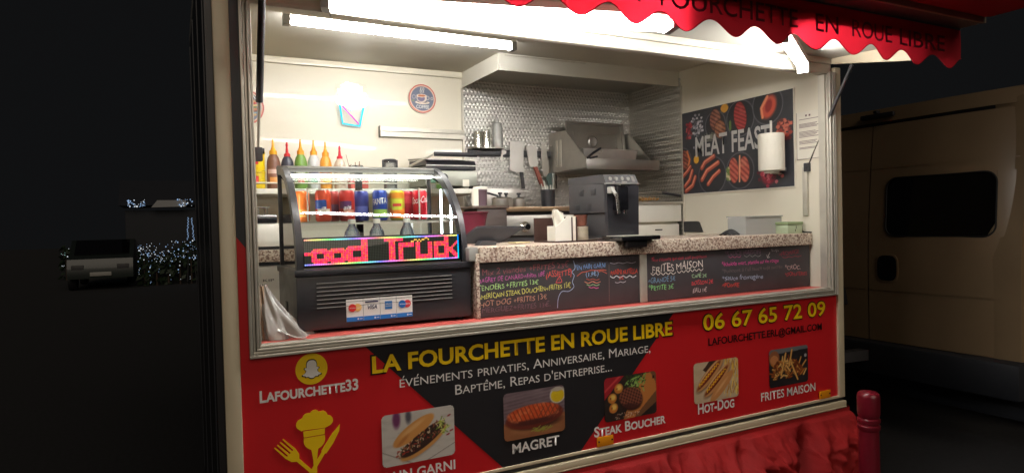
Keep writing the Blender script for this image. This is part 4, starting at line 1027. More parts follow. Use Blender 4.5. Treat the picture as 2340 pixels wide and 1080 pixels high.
for x0, x1 in ((FX0+.006, FX0+.03), (FX1-.03, FX1-.006)):
    b = MB(); n = len(pf)
    V = [[b.bm.verts.new((x, *p)) for p in pf] for x in (x0, x1)]; W_ = [[b.bm.verts.new((x, *p)) for p in inner] for x in (x0, x1)]
    for i in range(n-1):
        b.bm.faces.new((V[0][i], V[0][i+1], V[1][i+1], V[1][i])); b.bm.faces.new((W_[0][i], W_[1][i], W_[1][i+1], W_[0][i+1]))
        for k in (0, 1): b.bm.faces.new((V[k][i], V[k][i+1], W_[k][i+1], W_[k][i]))
    b.bm.faces.new((V[0][0], V[1][0], W_[1][0], W_[0][0])); b.bm.faces.new((V[0][-1], V[1][-1], W_[1][-1], W_[0][-1]))
    b.build('arched_frame', 'plast', F)
# glass: curved front, two sides
b = MB(); g2 = off(pf, .004)
n = len(g2)-14
A = [b.bm.verts.new((FX0+.03, *p)) for p in g2[:n]]; B_ = [b.bm.verts.new((FX1-.03, *p)) for p in g2[:n]]
for i in range(n-1): b.bm.faces.new((A[i], B_[i], B_[i+1], A[i+1]))
b.build('front_glass', 'glass', F, ang=80)
for x in (FX0+.014, FX1-.014):
    b = MB(); V = [b.bm.verts.new((x, *p)) for p in off(pf, .03)]+[b.bm.verts.new((x, FY1-.006, 1.87)), b.bm.verts.new((x, FY1-.006, 1.471))]
    b.bm.faces.new(V); b.build('side_glass', 'glass', F)
b = MB(); b.box(FX0+.006, FX0+.022, FY1-.014, FY1, 1.471, 1.88, .002); b.box(FX1-.022, FX1-.006, FY1-.014, FY1, 1.471, 1.88, .002); b.box(.705, .735, FY1-.012, FY1-.002, 1.471, 1.862); b.box(FX0+.0225, FX1-.0225, FY1-.012, FY1-.001, 1.471, 1.49); b.build('back_frame', 'plast', F)
for x0, x1, y in ((FX0+.024, .72, FY1-.016), (.72, FX1-.024, FY1-.019)):
    MB().box(x0, x1, y, y+.002, 1.49, 1.862).build('sliding_door', 'glass', F)
b = MB(); b.prism(pf[-24:]+[(FY1, 1.876), (FY1, 1.862)]+off(pf, .018)[-24:][::-1], 'x', FX0+.031, FX1-.031); b.build('top_canopy', mat('canopy', (150, 150, 146), .3, .5), F)
b = MB(); b.box(FX0+.04, FX1-.04, FY0+.30, FY0+.335, 1.826, 1.836, .002); b.build('top_light', 'ledtop', F)
for x in (FX0+.036, FX1-.036):
    b = MB(); b.cyl((x, FY0+.22, 1.49), (x, FY0+.22, 1.77), .0045, n=8); b.build('light_strip', 'led', F)
b = MB(); b.box(FX0+.02, FX1-.02, FY0+.16, FY1-.03, 1.638, 1.6435, .001); b.build('glass_shelf', 'glass', F)
b = MB()
b.box(FX0+.02, FX1-.02, FY0+.154, FY0+.159, 1.632, 1.637); b.box(FX0+.02, FX1-.02, FY0+.17, FY0+.173, 1.630, 1.633); b.tube([(FX1-.03, FY0+.16, 1.64), (FX1-.03, FY1-.04, 1.64)], .003, n=6)
for x in (FX0+.075, FX1-.155): b.box(x, x+.006, FY0+.165, FY0+.17, 1.644, 1.775)
b.build('shelf_wire', 'alu', F)
MB().box(FX0+.02, FX1-.02, FY0+.03, FY1-.02, 1.4705, 1.474).build('inner_floor', 'steel', F)
# card stickers
ST = thing  # stickers are parts of the fridge
x0s = .552; wS = .0635
for k in range(4):
    x = x0s+k*wS; z = 1.272+.0
    b = MB(); b.box(x, x+wS-.0015, FY0-.0035, FY0-.0005, z, z+.081); s_ = b.build('card_sticker', 'white', F)
    s_['label'] = ('sticker with red and yellow discs', 'sticker with dark blue lettering', 'sticker with a blue square', 'sticker with blue and red discs')[k]
    bl = mat('blue_print', (40, 120, 200), .4); b = MB(); b.box(x, x+wS-.0015, FY0-.0045, FY0-.0036, z, z+.016); b.build('blue_strip', bl, s_)
    b = MB(); b.box(x+.040, x+.045, FY0-.0052, FY0-.0046, z+.005, z+.011); b.box(x+.048, x+.058, FY0-.0052, FY0-.0046, z+.007, z+.009); b.build('strip_mark', 'white', s_)
    cx, cz = x+wS/2, z+.05; ys = FY0-.0038
    def dsc(px, r, c, dy=0):
        MB().cyl((px, ys-dy-.0006, cz), (px, ys-dy, cz), r, n=28).build('disc', c, s_)
    if k == 0:
        dsc(cx+.010, .0145, mat('ochre_print', (236, 186, 110), .4)); dsc(cx-.010, .0145, mat('red_print', (214, 54, 50), .4), .001)
        write('mastercard', lambda u, v: (cx-.02+u, ys-.0022, cz-.0025+v), .04, .005, 'white', s_)
    if k == 1:
        b = MB(); b.box(x+.007, x+.056, ys-.0008, ys, z+.066, z+.0705); b.build('bar', mat('navy_print', (28, 32, 74), .4), s_)
        write('VISA', lambda u, v: (x+.015+u, ys-.0012, z+.041+v), .036, .0145, mat('navy_print', (28, 32, 74), .4), s_, bold=.02, shear=.25)
    if k == 2:
        b = MB(); b.box(cx-.014, cx+.014, ys-.0008, ys, cz-.015, cz+.015); b.build('square', mat('blue_square', (44, 110, 176), .4), s_)
        write('AMERICAN', lambda u, v: (cx-.012+u, ys-.0014, cz+.002+v), .024, .005, 'white', s_); write('EXPRESS', lambda u, v: (cx-.012+u, ys-.0014, cz-.006+v), .024, .005, 'white', s_)
    if k == 3:
        dsc(cx+.010, .0145, mat('red_print', (218, 60, 66), .4)); dsc(cx-.010, .0145, mat('blue_disc', (30, 100, 176), .4), .001)
        write('maestro', lambda u, v: (cx-.02+u, ys-.0022, cz-.0025+v), .04, .006, 'white', s_)

# LED text panel inside the fridge, behind the glass
L = thing('led_sign', 'LED dot panel reading Food Truck in red dots with a rainbow border', 'LED sign', (.715, .16, 1.474))
NC, NR = 96, 16
bmp = np.zeros((NR, NC, 3)); on = np.zeros((NR, NC), bool)
def hue(h):
    h = h % 1; return np.clip(np.abs(((h*6+np.array([0, 4, 2])) % 6)-3)-1, 0, 1)
def fill(c0, c1, r0, r1):
    for r in range(r0, r1+1):
        for c in range(max(0, c0), min(NC, c1+1)): on[r, c] = True; bmp[r, c] = (1, .03+.05*random.random(), .07+.10*random.random()) if random.random() < .8 else (1, .14, .06)
def ring(c0, c1, r0, r1, t=3, tv=3):
    fill(c0+1, c1-1, r0, r0+tv-1); fill(c0+1, c1-1, r1-tv+1, r1); fill(c0, c0+t-1, r0+1, r1-1); fill(c1-t+1, c1, r0+1, r1-1)
fill(0, 4, 8, 9); ring(4, 13, 6, 14); ring(14, 23, 6, 14); ring(24, 36, 5, 14, 4); fill(33, 36, 1, 14)
fill(47, 58, 1, 2); fill(50, 53, 1, 14)
fill(56, 58, 5, 14); fill(56, 65, 4, 6)
fill(67, 69, 4, 13); fill(67, 77, 12, 14); fill(75, 77, 4, 14)
fill(79, 81, 4, 14); fill(79, 86, 4, 6); fill(79, 86, 12, 14)
fill(86, 88, 1, 14)
for k in range(6): fill(89+k, 90+k, 8-k+1 if k else 8, 9-k if k else 9)
for k in range(5): fill(89+k, 91+k, 9+k, 10+k)
for (cc, rr) in ((64, 3), (65, 3), (66, 2), (67, 2), (68, 3), (69, 2), (70, 3), (71, 2), (72, 2), (73, 1), (74, 1), (75, 2)):
    bmp[rr, cc] = (.9, .5, .1); on[rr, cc] = True
for c in range(NC):
    for r in (0, 15): on[r, c] = True; bmp[r, c] = .25+.75*hue(.02+c/43.+(0 if r == 0 else .62)) if c % 2 == 0 or True else 0
for r in range(16): on[r, 95] = True; bmp[r, 95] = hue(.62-r*.012)*np.array([.3, .6, 1])
LX0, LX1, LZ0, LZ1, LY = .414, 1.018, 1.483, 1.579, .156
bmo, bmf = bmesh.new(), bmesh.new(); lo = bmo.loops.layers.float_color.new('Col'); 
for r in range(NR):
    for c in range(NC):
        px, pz = LX0+(c+.5)*(LX1-LX0)/NC, LZ1-(r+.5)*(LZ1-LZ0)/NR; h_ = .0025
        bm_ = bmo if on[r, c] else bmf
        f = bm_.faces.new([bm_.verts.new((px+a*h_, LY-.0012, pz+d*h_)) for a, d in ((-1, -1), (1, -1), (1, 1), (-1, 1))])
        if on[r, c]:
            for l_ in f.loops: l_[lo] = (*bmp[r, c], 1)
for bm_, nm, mt in ((bmo, 'lit_dots', emit('led_dots', (1, 0, 0), 1.9, attr=True)), (bmf, 'unlit_dots', mat('led_off', (150, 160, 154), .5))):
    me = bpy.data.meshes.new(nm); bm_.to_mesh(me); bm_.free(); me.materials.append(mt); link(nm, me, L)
b = MB(); b.box(LX0-.008, LX1+.008, LY, LY+.012, 1.474, LZ1+.006, .002); b.build('panel', 'plast', L)

# cans and bottles in the fridge
def can(x, y, body, bands, label, txt=None, tcol='white'):
    t = thing('drink_can', label, 'can', (x, y, 1.6435), 'cans on the fridge shelf')
    r = .0305
    mb_ = mat('can_paint', body, .28, .25, var=.08, vs=30)
    MB().lathe((x, y, 1.6435), [(r*.82, 0), (r, .008), (r, .112), (r*.84, .122)], n=28).build('body', mb_, t)
    MB().lathe((x, y, 1.7655), [(r*.85, 0), (r*.85, .003), (r*.72, .0035), (r*.7, .001)], n=24).build('top', 'alu', t)
    for k, (z0, z1, a0, a1, c) in enumerate(bands):
        b = MB(); rr = r*(1.012+.006*k); nn = 14
        for i in range(nn):
            q0, q1 = [math.radians(-108+a0+(a1-a0)*(i+j)/nn) for j in (0, 1)]
            b.quad((x+rr*math.cos(q0), y+rr*math.sin(q0), 1.6435+z0), (x+rr*math.cos(q1), y+rr*math.sin(q1), 1.6435+z0), (x+rr*math.cos(q1), y+rr*math.sin(q1), 1.6435+z1), (x+rr*math.cos(q0), y+rr*math.sin(q0), 1.6435+z1))
        b.build('band', mat('can_band', c, .35), t)
    if txt:
        s, a0, wd, z, cap, sh = txt
        def fn(u, v):
            a = math.radians(-108+a0)+u/r; return (x+r*1.05*math.cos(a), y+r*1.05*math.sin(a), 1.6435+z+v+.12*u)
        write(s, fn, wd, cap, tcol, t, bold=.01, shear=sh)
    return t
OR, DR, BL, YG, RD = (236, 120, 44), (190, 48, 40), (40, 70, 160), (206, 190, 50), (206, 24, 44)
can(.452, .40, OR, [(.02, .05, -60, 60, (240, 170, 90))], 'bright orange can at the left end of the fridge shelf')
can(.525, .345, (214, 76, 44), [(.05, .085, -70, 30, (50, 84, 160)), (.03, .05, -40, 60, (220, 210, 190))], 'orange red can with a dark blue patch, second on the fridge shelf', ('a', -10, .02, .045, .016, .2))
can(.575, .42, (150, 50, 46), [(.04, .07, -60, 60, (96, 60, 90))], 'dull red can set back between the orange red can and the bright red can')
can(.618, .345, DR, [(.05, .08, -60, 40, (96, 50, 96)), (.02, .045, -20, 60, (220, 160, 140))], 'bright red can with a purple patch left of the blue cans', ('ais', -20, .03, .045, .016, .2))
can(.69, .40, (50, 60, 130), [(.03, .06, -60, 60, (90, 100, 170))], 'dull blue can set back beside the front blue can')
can(.752, .34, BL, [(.012, .045, -60, 70, (150, 190, 80))], 'blue can with white capital letters and a green fruit patch', ('FANTA', -62, .062, .062, .024, 0))
can(.824, .34, YG, [(.008, .05, -80, 80, (240, 130, 50)), (.09, .112, -80, 80, (236, 150, 50)), (.042, .085, -42, 42, (210, 214, 70)), (.056, .068, -34, 34, (206, 60, 60))], 'yellow and orange can with a green top and a round yellow badge')
can(.885, .40, (176, 26, 48), [(.07, .10, -60, 60, (196, 60, 70))], 'dark red can set back behind the front red can')
can(.925, .345, RD, [], 'bright red can with white script at the right end of the shelf', ('Coca-Cola', -78, .08, .065, .026, .35))
for k, (x, lab) in enumerate(((.612, 'small water bottle with a blue label, leftmost behind the LED panel'), (.71, 'small clear water bottle standing in the middle behind the LED panel'), (.834, 'small clear water bottle nearest the right side of the fridge'))):
    t = thing('water_bottle', lab, 'water bottle', (x, .25, 1.474), 'water bottles in the fridge')
    MB().lathe((x, .25, 1.474), [(.028, 0), (.032, .006), (.031, .05), (.032, .09), (.028, .125), (.014, .15), (.0125, .158)], n=24).build('bottle', clear('bottle_plastic', (.72, .78, .86), 2.5, .06, .1), t)
    MB().lathe((x, .25, 1.632), [(.0145, 0), (.0145, .016), (.012, .018)], n=18).build('cap', 'wplast', t)
    MB().lathe((x, .25, 1.53), [(.0322, 0), (.0325, .045 if k else .055)], n=24).build('label', mat('water_label', ((70, 84, 190), (150, 160, 176), (170, 176, 196))[k], .4), t)

# ================================================================== ON THE SERVING COUNTER
CM = thing('coffee_machine', 'black bean to cup coffee machine standing on the granite counter', 'coffee machine', (1.86, .33, 1.5245))
b = MB(); b.box(1.762, 1.945, .19, .50, 1.655, 1.80, .008); b.box(1.775, 1.945, .20, .48, 1.548, 1.6545, .004)
b.prism([(.172, 1.786), (.20, 1.832), (.50, 1.834), (.505, 1.80), (.18, 1.786)], 'x', 1.762, 1.945); b.build('body', 'plastm', CM)
b = MB(); b.prism([(1.766, 1.548), (1.936, 1.548), (1.941, 1.784), (1.756, 1.784)], 'y', .168, .19); b.build('front_panel', 'plast', CM)
b = MB(); b.box(1.758, 1.945, .164, .186, 1.786, 1.7905, .001); b.build('trim_line', 'gplast', CM)
b = MB()
for k in range(4): b.lathe((1.79+k*.034, .186-.002*0, 1.8115), [(.0085, -.002), (.0085, -.006)], n=14, axis='y')
for k in range(4): b.box(1.915, 1.93, .18+.004*k, .1835+.004*k, 1.797+.0075*k, 1.8015+.0075*k)
b.box(1.80, 1.81, .174, .18, 1.793, 1.798); b.box(1.85, 1.88, .174, .18, 1.793, 1.798)
bt = b.build('button', 'gplast', CM)
b = MB(); b.box(1.80, 1.855, .122, .1675, 1.775, 1.779); b.box(1.788, 1.85, .125, .168, 1.665, 1.774, .008); b.build('spout', 'gloss', CM)
b = MB(); b.box(1.80, 1.846, .120, .168, 1.7745, 1.782, .003); b.build('spout_cap', 'chrome', CM)
b = MB(); b.cyl((1.80, .14, 1.648), (1.80, .14, 1.6655), .006, n=10); b.cyl((1.838, .14, 1.648), (1.838, .14, 1.6655), .006, n=10); b.build('nozzle', 'chrome', CM)
b = MB(); b.box(1.76, 1.782, .135, .168, 1.742, 1.772, .004); b.tube([(1.765, .14, 1.765), (1.768, .12, 1.745), (1.774, .112, 1.725)], .008, n=10); b.build('wand_joint', 'gplast', CM)
b = MB(); b.cyl((1.771, .112, 1.74), (1.777, .104, 1.65), .0075, n=12); b.build('steam_wand', 'chrome', CM)
b = MB(); b.box(1.85, 1.868, .155, .1675, 1.762, 1.768, .001); b.build('badge', 'white', CM)
b = MB(); b.box(1.748, 1.965, .045, .2, 1.528, 1.5475, .006); b.build('drip_tray', 'gloss', CM)
b = MB(); b.box(1.76, 1.92, .052, .18, 1.5478, 1.5502); b.build('drip_grid', 'alu', CM)
b = MB(); b.box(1.765, 1.94, .075, .48, 1.5246, 1.528); b.build('base_mat', 'plast', CM)
b = MB(); b.box(1.79, 1.905, .066, .0955, 1.495, 1.5275, .006); b.build('tray_lip', 'plast', CM)
b = MB()
for k, (y, z) in enumerate(((.26, 1.77), (.36, 1.77), (.30, 1.70), (.40, 1.70))): b.box(1.7605, 1.7625, y, y+.04, z-.03, z, .0005)
b.build('side_inset', 'plast', CM)

OG = thing('cup_organiser', 'wooden sided organiser with white napkins beside the coffee machine', 'organiser', (1.63, .32, 1.5245))
b = MB(); b.prism([(1.531, 1.532), (1.616, 1.532), (1.616, 1.646), (1.602, 1.646), (1.531, 1.594)], 'y', .25, .256); b.build('white_side', 'wplast', OG)
b = MB(); b.box(1.53, 1.755, .249, .45, 1.5246, 1.5315); b.box(1.617, 1.624, .25, .45, 1.532, 1.64); b.box(1.643, 1.648, .25, .45, 1.532, 1.64); b.box(1.531, 1.755, .445, .45, 1.5316, 1.64); b.build('frame', mat('dark_wood', (60, 40, 34), .5, var=.2), OG)
b = MB(); b.box(1.6245, 1.642, .252, .44, 1.532, 1.643, .002); b.build('divider', 'paper', OG)
NP = thing('napkins', 'folded white napkins sticking up behind the organiser side', 'napkins', (1.575, .3, 1.532))
b = MB()
for k in range(5):
    b.grid(lambda u, v, k=k: (1.545+.05*u+.004*k, .275+.012*k+.006*math.sin(v*5+k+u*3), 1.6+.075*v-.02*u+.006*math.sin(u*6+k)), 5, 5)
b.box(1.54, 1.61, .27, .34, 1.5321, 1.60); b.build('napkin', 'paper', NP)
CS = thing('cup_stack', 'stack of small white paper cups in the organiser', 'cups', (1.70, .3, 1.532))
b = MB()
for k in range(11):
    z = 1.5321+k*.0058; b.lathe((1.695, .295, z), [(.036, 0), (.037, .0036), (.0345, .0042)], n=24)
b.build('cup', mat('cup_paper', (226, 214, 190), .6), CS)
PK = thing('printed_cup', 'brown printed cup standing on top of the stack of white cups', 'cup', (1.70, .3, 1.597))
MB().lathe((1.70, .3, 1.597), [(.026, 0), (.032, .052), (.031, .052)], n=24).build('cup', mat('brown_print', (116, 70, 56), .5, var=.6, vs=26), PK)

t = thing('order_tablet', 'black tablet leaning on its stand with its back to the street', 'tablet', (1.20, .33, 1.5245))
b = MB()
c4 = [(1.095, .385, 1.530), (1.282, .31, 1.530), (1.39, .26, 1.600), (1.178, .33, 1.606)]
A = [b.bm.verts.new(p) for p in c4]; nn = Vector((.18, .42, .35)).normalized()*.011
Bv = [b.bm.verts.new(Vector(p)+nn) for p in c4]
b.bm.faces.new(A); b.bm.faces.new(Bv[::-1])
for i in range(4): b.bm.faces.new((A[i], A[(i+1) % 4], Bv[(i+1) % 4], Bv[i]))
bmesh.ops.bevel(b.bm, geom=b.bm.edges[:], offset=.004, segments=2, affect='EDGES')
b.build('tablet', 'plast', t)
b = MB(); b.prism([(1.17, 1.5246), (1.25, 1.5246), (1.255, 1.536), (1.245, 1.545), (1.185, 1.545)], 'y', .29, .345); b.build('stand', 'plastm', t)
t = thing('receipt_pad', 'small pale pad lying on the counter beside the tablet', 'pad', (1.43, .45, 1.5245))
b = MB(); b.box(1.385, 1.46, .36, .44, 1.5247, 1.531, .002); b.build('pad', mat('pale_card', (216, 196, 150), .7), t)
t = thing('red_box', 'little red box by the tablet at the left end of the counter', 'box', (1.11, .5, 1.5245))
b = MB(); b.box(1.10, 1.17, .48, .54, 1.5247, 1.55, .003); b.build('box', mat('bright_red_card', (214, 36, 40), .5), t)

t = thing('flyer_tub', 'see-through plastic tub holding flyers on the right of the counter', 'tub', (2.81, .27, 1.5245))
b = MB(); b.box(2.685, 2.945, .22, .34, 1.5247, 1.5275)
for (xa, xb, ya, yb) in ((2.68, 2.95, .217, .2195), (2.68, 2.95, .3405, .343), (2.68, 2.6845, .22, .34), (2.9455, 2.95, .22, .34)): b.box(xa, xb, ya, yb, 1.5247, 1.618)
b.box(2.674, 2.956, .212, .2165, 1.618, 1.624); b.box(2.674, 2.956, .3435, .348, 1.618, 1.624)
b.build('tub', 'frost', t)
q = thing('flyer', 'dark red printed flyer curling in the plastic tub', 'flyer', (2.83, .3, 1.528))
b = MB(); b.grid(lambda u, v: (2.78+.14*u-.03*(1-v)**2, .30+.02*(1-v)**2*(.5-u)-.02*v, 1.531+.077*v), 8, 8); b.build('sheet', mat('flyer_print', (126, 62, 62), .5, var=.5, vs=14), q)
b = MB(); b.box(2.715, 2.775, .235, .237, 1.603, 1.610); b.build('clip', 'ink', q)
t = thing('green_tin', 'pale green square tin with a lid at the end of the counter', 'tin', (2.965, .19, 1.5245))
b = MB(); b.box(2.905, 3.02, .14, .24, 1.5247, 1.572, .004); b.build('body', mat('pale_green', (176, 190, 158), .4, var=.06), t)
b = MB(); b.box(2.901, 3.024, .136, .244, 1.5725, 1.588, .004); b.build('lid', mat('green_lid', (140, 158, 116), .4, var=.06), t)
b = MB(); b.box(2.968, 2.972, .1385, .1395, 1.55, 1.566); b.box(2.962, 2.966, .1385, .1395, 1.536, 1.548); b.build('mark', 'ink', t)
t = thing('black_glove', 'crumpled black glove lying left of the plastic tub', 'glove', (2.63, .28, 1.5245))
b = MB(); b.grid(lambda u, v: (2.60+.08*u, .25+.08*v, 1.525+.036*math.sin(PI*v)**.7*math.sin(PI*min(1, u*1.0+.02))**.5*(.7+.3*u)+.003*math.sin(u*14+v*9)), 14, 12); b.build('glove', 'rubber', t)
t = thing('black_cable', 'short black cable behind the green tin', 'cable', (3.03, .17, 1.5245))
MB().tube([(3.025, .13, 1.529), (3.03, .16, 1.54), (3.035, .2, 1.532), (3.04, .1, 1.528)], .004, n=6).build('cable', 'rubber', t)

# ================================================================== RIGHT END WALL
t = thing('meat_poster', 'dark poster of grilled meats lettered MEAT FEAST on the end wall', 'poster', (3.05, .62, 1.78))
PZ0, PZ1, PYL, PYR = 1.783, 2.318, 1.09, .205
P = Paint(200, 120, (46, 48, 54)); rs = P.rs; P.mix((P.noise(14, 9, 4)-.42), (72, 72, 78)); A_ = P.asp
def steakp(cx, cy, rx, ry, ang, c, gl, freq=24, sa=60):
    P.mix(P.ell(cx, cy, rx*1.05, ry*1.05, ang, .1), (24, 18, 18)); P.mix(P.ell(cx, cy, rx, ry, ang, .1), c)
    P.mix(P.ell(cx, cy, rx, ry, ang, .1)*P.stripes(freq, sa, .55)*.8, gl); P.mix(P.ell(cx, cy, rx, ry, ang, .2)*(P.noise(30, 20, 7)-.45)*1.4, (226, 170, 140))
for q in ((.34, .78, .16), (.57, .80, .2), (.8, .88, .2), (.0, .42, .15), (.56, .22, .2), (.3, .2, .22)): P.mix(P.ell(q[0], q[1], q[2]*1.02, q[2]*1.02)*.8, (34, 35, 40)); P.mix(P.ring(*q, .010)*.55, (150, 150, 156))
steakp(.34, .84, .09, .13, 0, (150, 96, 80), (74, 42, 36)); steakp(.385, .72, .09, .11, 15, (160, 104, 76), (80, 46, 36))
steakp(.57, .82, .095, .17, 8, (176, 70, 68), (110, 36, 38), 26, 65)
P.mix(P.ell(.81, .86, .11, .15, -30, .3), (206, 90, 70)); P.mix(P.ell(.81, .87, .05, .08, -20, .3), (150, 50, 50)); P.mix(P.arc([(.76, .76), (.75, .86), (.8, .97)], .02), (240, 150, 110))
for k in range(40): P.mix(P.ell(.05+.05*rs.rand(), .78+.2*rs.rand()-.1, .02, .02), [(150, 50, 56), (110, 40, 44), (190, 90, 90)][rs.randint(3)])
for k in range(70): P.mix(P.ell(.16+.05*rs.randn()*.6, .8+.09*rs.randn(), .016, .014), [(200, 196, 200), (150, 148, 156), (90, 86, 92)][rs.randint(3)])
for k in range(30): P.mix(P.line(.2+.15*rs.rand(), .6+.1*rs.rand(), .22+.15*rs.rand(), .6+.1*rs.rand(), .006)*.5, (150, 150, 130))
P.mix(P.ell(.43, .95, .06, .05), (224, 164, 70)); P.mix(P.ell(.48, .74, .02, .06), (96, 120, 60))
for k in range(50): P.mix(P.ell(.88+.1*rs.rand(), .5+.2*rs.rand(), .025, .02), [(150, 60, 50), (200, 110, 90), (90, 40, 40)][rs.randint(3)])
steakp(.02, .42, .1, .13, 20, (150, 80, 66), (70, 38, 32)); P.mix(P.arc([(.06, .33), (.075, .42), (.05, .52)], .018), (224, 130, 80))
def saus(pts, w_):
    P.mix(P.arc(pts, w_*1.2), (40, 20, 20)); P.mix(P.arc(pts, w_), (178, 84, 66)); P.mix(P.arc([(x, y+.012) for x, y in pts], w_*.4), (232, 150, 120))
saus([(.0, .22), (.05, .28), (.08, .33)], .03); saus([(.02, .10), (.07, .17), (.1, .28)], .03); saus([(.03, .04), (.1, .1), (.13, .2)], .032)
saus([(.2, .30), (.23, .36), (.32, .42)], .034); saus([(.2, .16), (.25, .26), (.36, .34)], .034); saus([(.26, .1), (.31, .18), (.37, .24)], .03)
P.mix(P.ell(.145, .40, .055, .055), (60, 50, 40)); P.mix(P.ell(.145, .41, .045, .05), (228, 172, 60))
for sx in (.505, .6): steakp(sx, .23, .075, .15, 4, (196, 100, 84), (120, 44, 40), 20, 50)
P.mix(P.line(.555, .1, .56, .38, .014), (236, 170, 130))
for k in range(30): P.mix(P.ell(.44+.03*rs.rand(), .12+.15*rs.rand(), .014, .016), [(110, 130, 70), (200, 190, 150)][rs.randint(2)])
P.mix(P.ell(.8, .14, .12, .12, 0, .3), (130, 34, 52))
for k in range(40): P.mix(P.ell(.8+.05*rs.randn(), .14+.05*rs.randn(), .02, .02), [(170, 50, 70), (90, 24, 40), (200, 110, 120)][rs.randint(3)])
P.mix(P.poly([(.87, .16), (.94, .17), (.94, .20), (.87, .19)]), (150, 150, 150))
b = MB(); b.box(3.0425, 3.0499, PYR-.006, PYL+.004, PZ0-.006, PZ1+.004); b.build('sheet', 'paper', t)
picture('printed_face', P, lambda u, v: (3.0415, PYL-u, PZ0+v), PYL-PYR, PZ1-PZ0, 'artm', t)
write('MEAT FEAST', lambda u, v: (3.0405, .968-u, 2.02+v), .605, .122, mat('grey_lettering', (196, 194, 190), .5), t, bold=.018)
t = thing('paper_notice', 'white printed notice with small lines of text on the right wall', 'notice', (3.05, .12, 1.92))
MB().box(3.046, 3.0499, .035, .19, 1.922, 2.18).build('sheet', 'paper', t)
b = MB()
for k, z in enumerate((2.137, 2.112, 2.106, 2.10, 2.094, 2.07, 2.063, 2.056, 2.049, 2.042, 2.02, 2.013, 2.006, 1.985, 1.979)):
    b.box(3.0452, 3.0459, .05+.01*(k % 3), .172, z, z+.0028)
for yy in (.10, .122): b.box(3.0452, 3.0459, yy, yy+.01, 2.152, 2.162)
for q_ in ((.036, .038, 1.924, 2.178), (.187, .189, 1.924, 2.178), (.038, .187, 1.924, 1.926)): b.box(3.0452, 3.0459, *q_)
b.build('printed_lines', mat('grey_print', (120, 96, 92), .6), t)
t = thing('paper_towel', 'white paper towel roll on an upright rod in front of the poster', 'paper towel', (2.97, .291, 1.87))
MB().lathe((2.965, .291, 1.873), [(.018, 0), (.068, 0), (.07, .01), (.07, .195), (.067, .204), (.018, .204)], n=40).build('roll', 'paper', t)
b = MB(); b.cyl((2.965, .291, 1.86), (2.965, .291, 2.15), .0065, n=12); b.box(2.96, 3.04, .285, .297, 1.855, 1.86); b.cyl((2.965, .291, 1.86), (2.965, .291, 1.8729), .04, n=20); b.build('rod', 'wplast', t)

# plastic bag on the sill at the left
t = thing('plastic_bag', 'crumpled clear plastic bag on the red sill by the left window frame', 'plastic bag', (.31, .12, 1.2375))
def bag(u, v):
    a = u*2*PI; h_ = v
    r = .078*(1-h_)**1.25+.016
    pl = 1+.16*math.sin(a*6+h_*3)*(1-.4*h_)+.10*math.sin(a*11-h_*5)+.07*mnoise.noise(Vector((math.cos(a)*2, math.sin(a)*2, h_*5)))
    return (.288+.04*(1-h_)**2-.020*h_+r*pl*math.cos(a)*(1.0-.3*h_), .13+.6*r*pl*math.sin(a), 1.2385+.19*h_**.9)
b = MB(); b.grid(bag, 90, 26); b.build('bag', 'bagp', t)
b = MB(); b.grid(lambda u, v: (.30+.088*u+.008*math.sin(v*9), .06+.08*v-.03*u, 1.2395+.03*(1-u)**2+.008*abs(math.sin(v*11+u*3))*(1-u)**.5+.004*math.sin(v*23+u*8)*(1-u)), 24, 24); b.build('bag_tail', 'bagp', t)
q = thing('cloth_roll', 'tan folded cloth standing inside the plastic bag by the window frame', 'cloth', (.27, .13, 1.2385))
b = MB(); b.grid(lambda u, v: (.268-.012*v+(.020+.004*math.sin(u*25+v*3))*math.cos(u*2*PI)*(1-.3*v), .13+(.03+.005*math.sin(u*31))*math.sin(u*2*PI)*(1-.3*v), 1.2386+.185*v), 60, 10); b.build('cloth', mat('tan_cloth', (150, 124, 100), .85, var=.25, vs=20, bump=.3, bs=90), q)

# ================================================================== BOLLARD AND VAN
bx, by = 2.695, -.45
t = thing('bollard', 'dark red painted bollard with a ringed head in front of the van', 'bollard', (bx, by, 0))
K = .046/.0735; ZT = .842
MB().lathe((bx, by, 0), [(.048, 0), (.047, .1), (.0405, ZT-.218*.8)], n=36).build('post', 'boll', t)
MB().lathe((bx, by, ZT-.218*.8-.0005), [(r*K, z*.8) for r, z in [(.064, 0), (.066, .004), (.073, .012), (.074, .03), (.066, .036), (.066, .044), (.074, .05), (.075, .066), (.064, .073), (.071, .086), (.0735, .10), (.0735, .185), (.069, .203), (.055, .214), (.03, .218)]], n=40).build('head', 'boll', t)

V = thing('delivery_van', 'cream panel van parked ahead of the trailer with its rear doors facing it', 'van', (6.2, .95, 0))
VX = 4.8; VY0, VY1 = -.07, 1.97
def vprof(z):      # rear leans forward a little towards the roof
    return VX+.10*max(0, (z-1.2)/1.2)**1.6
def vgrid(mb, y0, y1, z0, z1, dx=0., ny=10, nz=14, m=0):
    mb.grid(lambda u, v: (vprof(z0+(z1-z0)*v)+dx+.06*abs((y0+(y1-y0)*u-.95)/1.02)**6, y0+(y1-y0)*u, z0+(z1-z0)*v), ny, nz, m)
b = MB(); b.prism([(VX+.02, .62), (VX+.02, 1.3), (VX+.13, 2.36), (VX+.17, 2.43), (VX+.3, 2.46), (9.6, 2.46), (10.3, 1.6), (10.7, 1.3), (10.75, .5), (VX+.02, .5)], 'y', VY0+.02, VY1-.02)
b.build('body', 'paint', V)
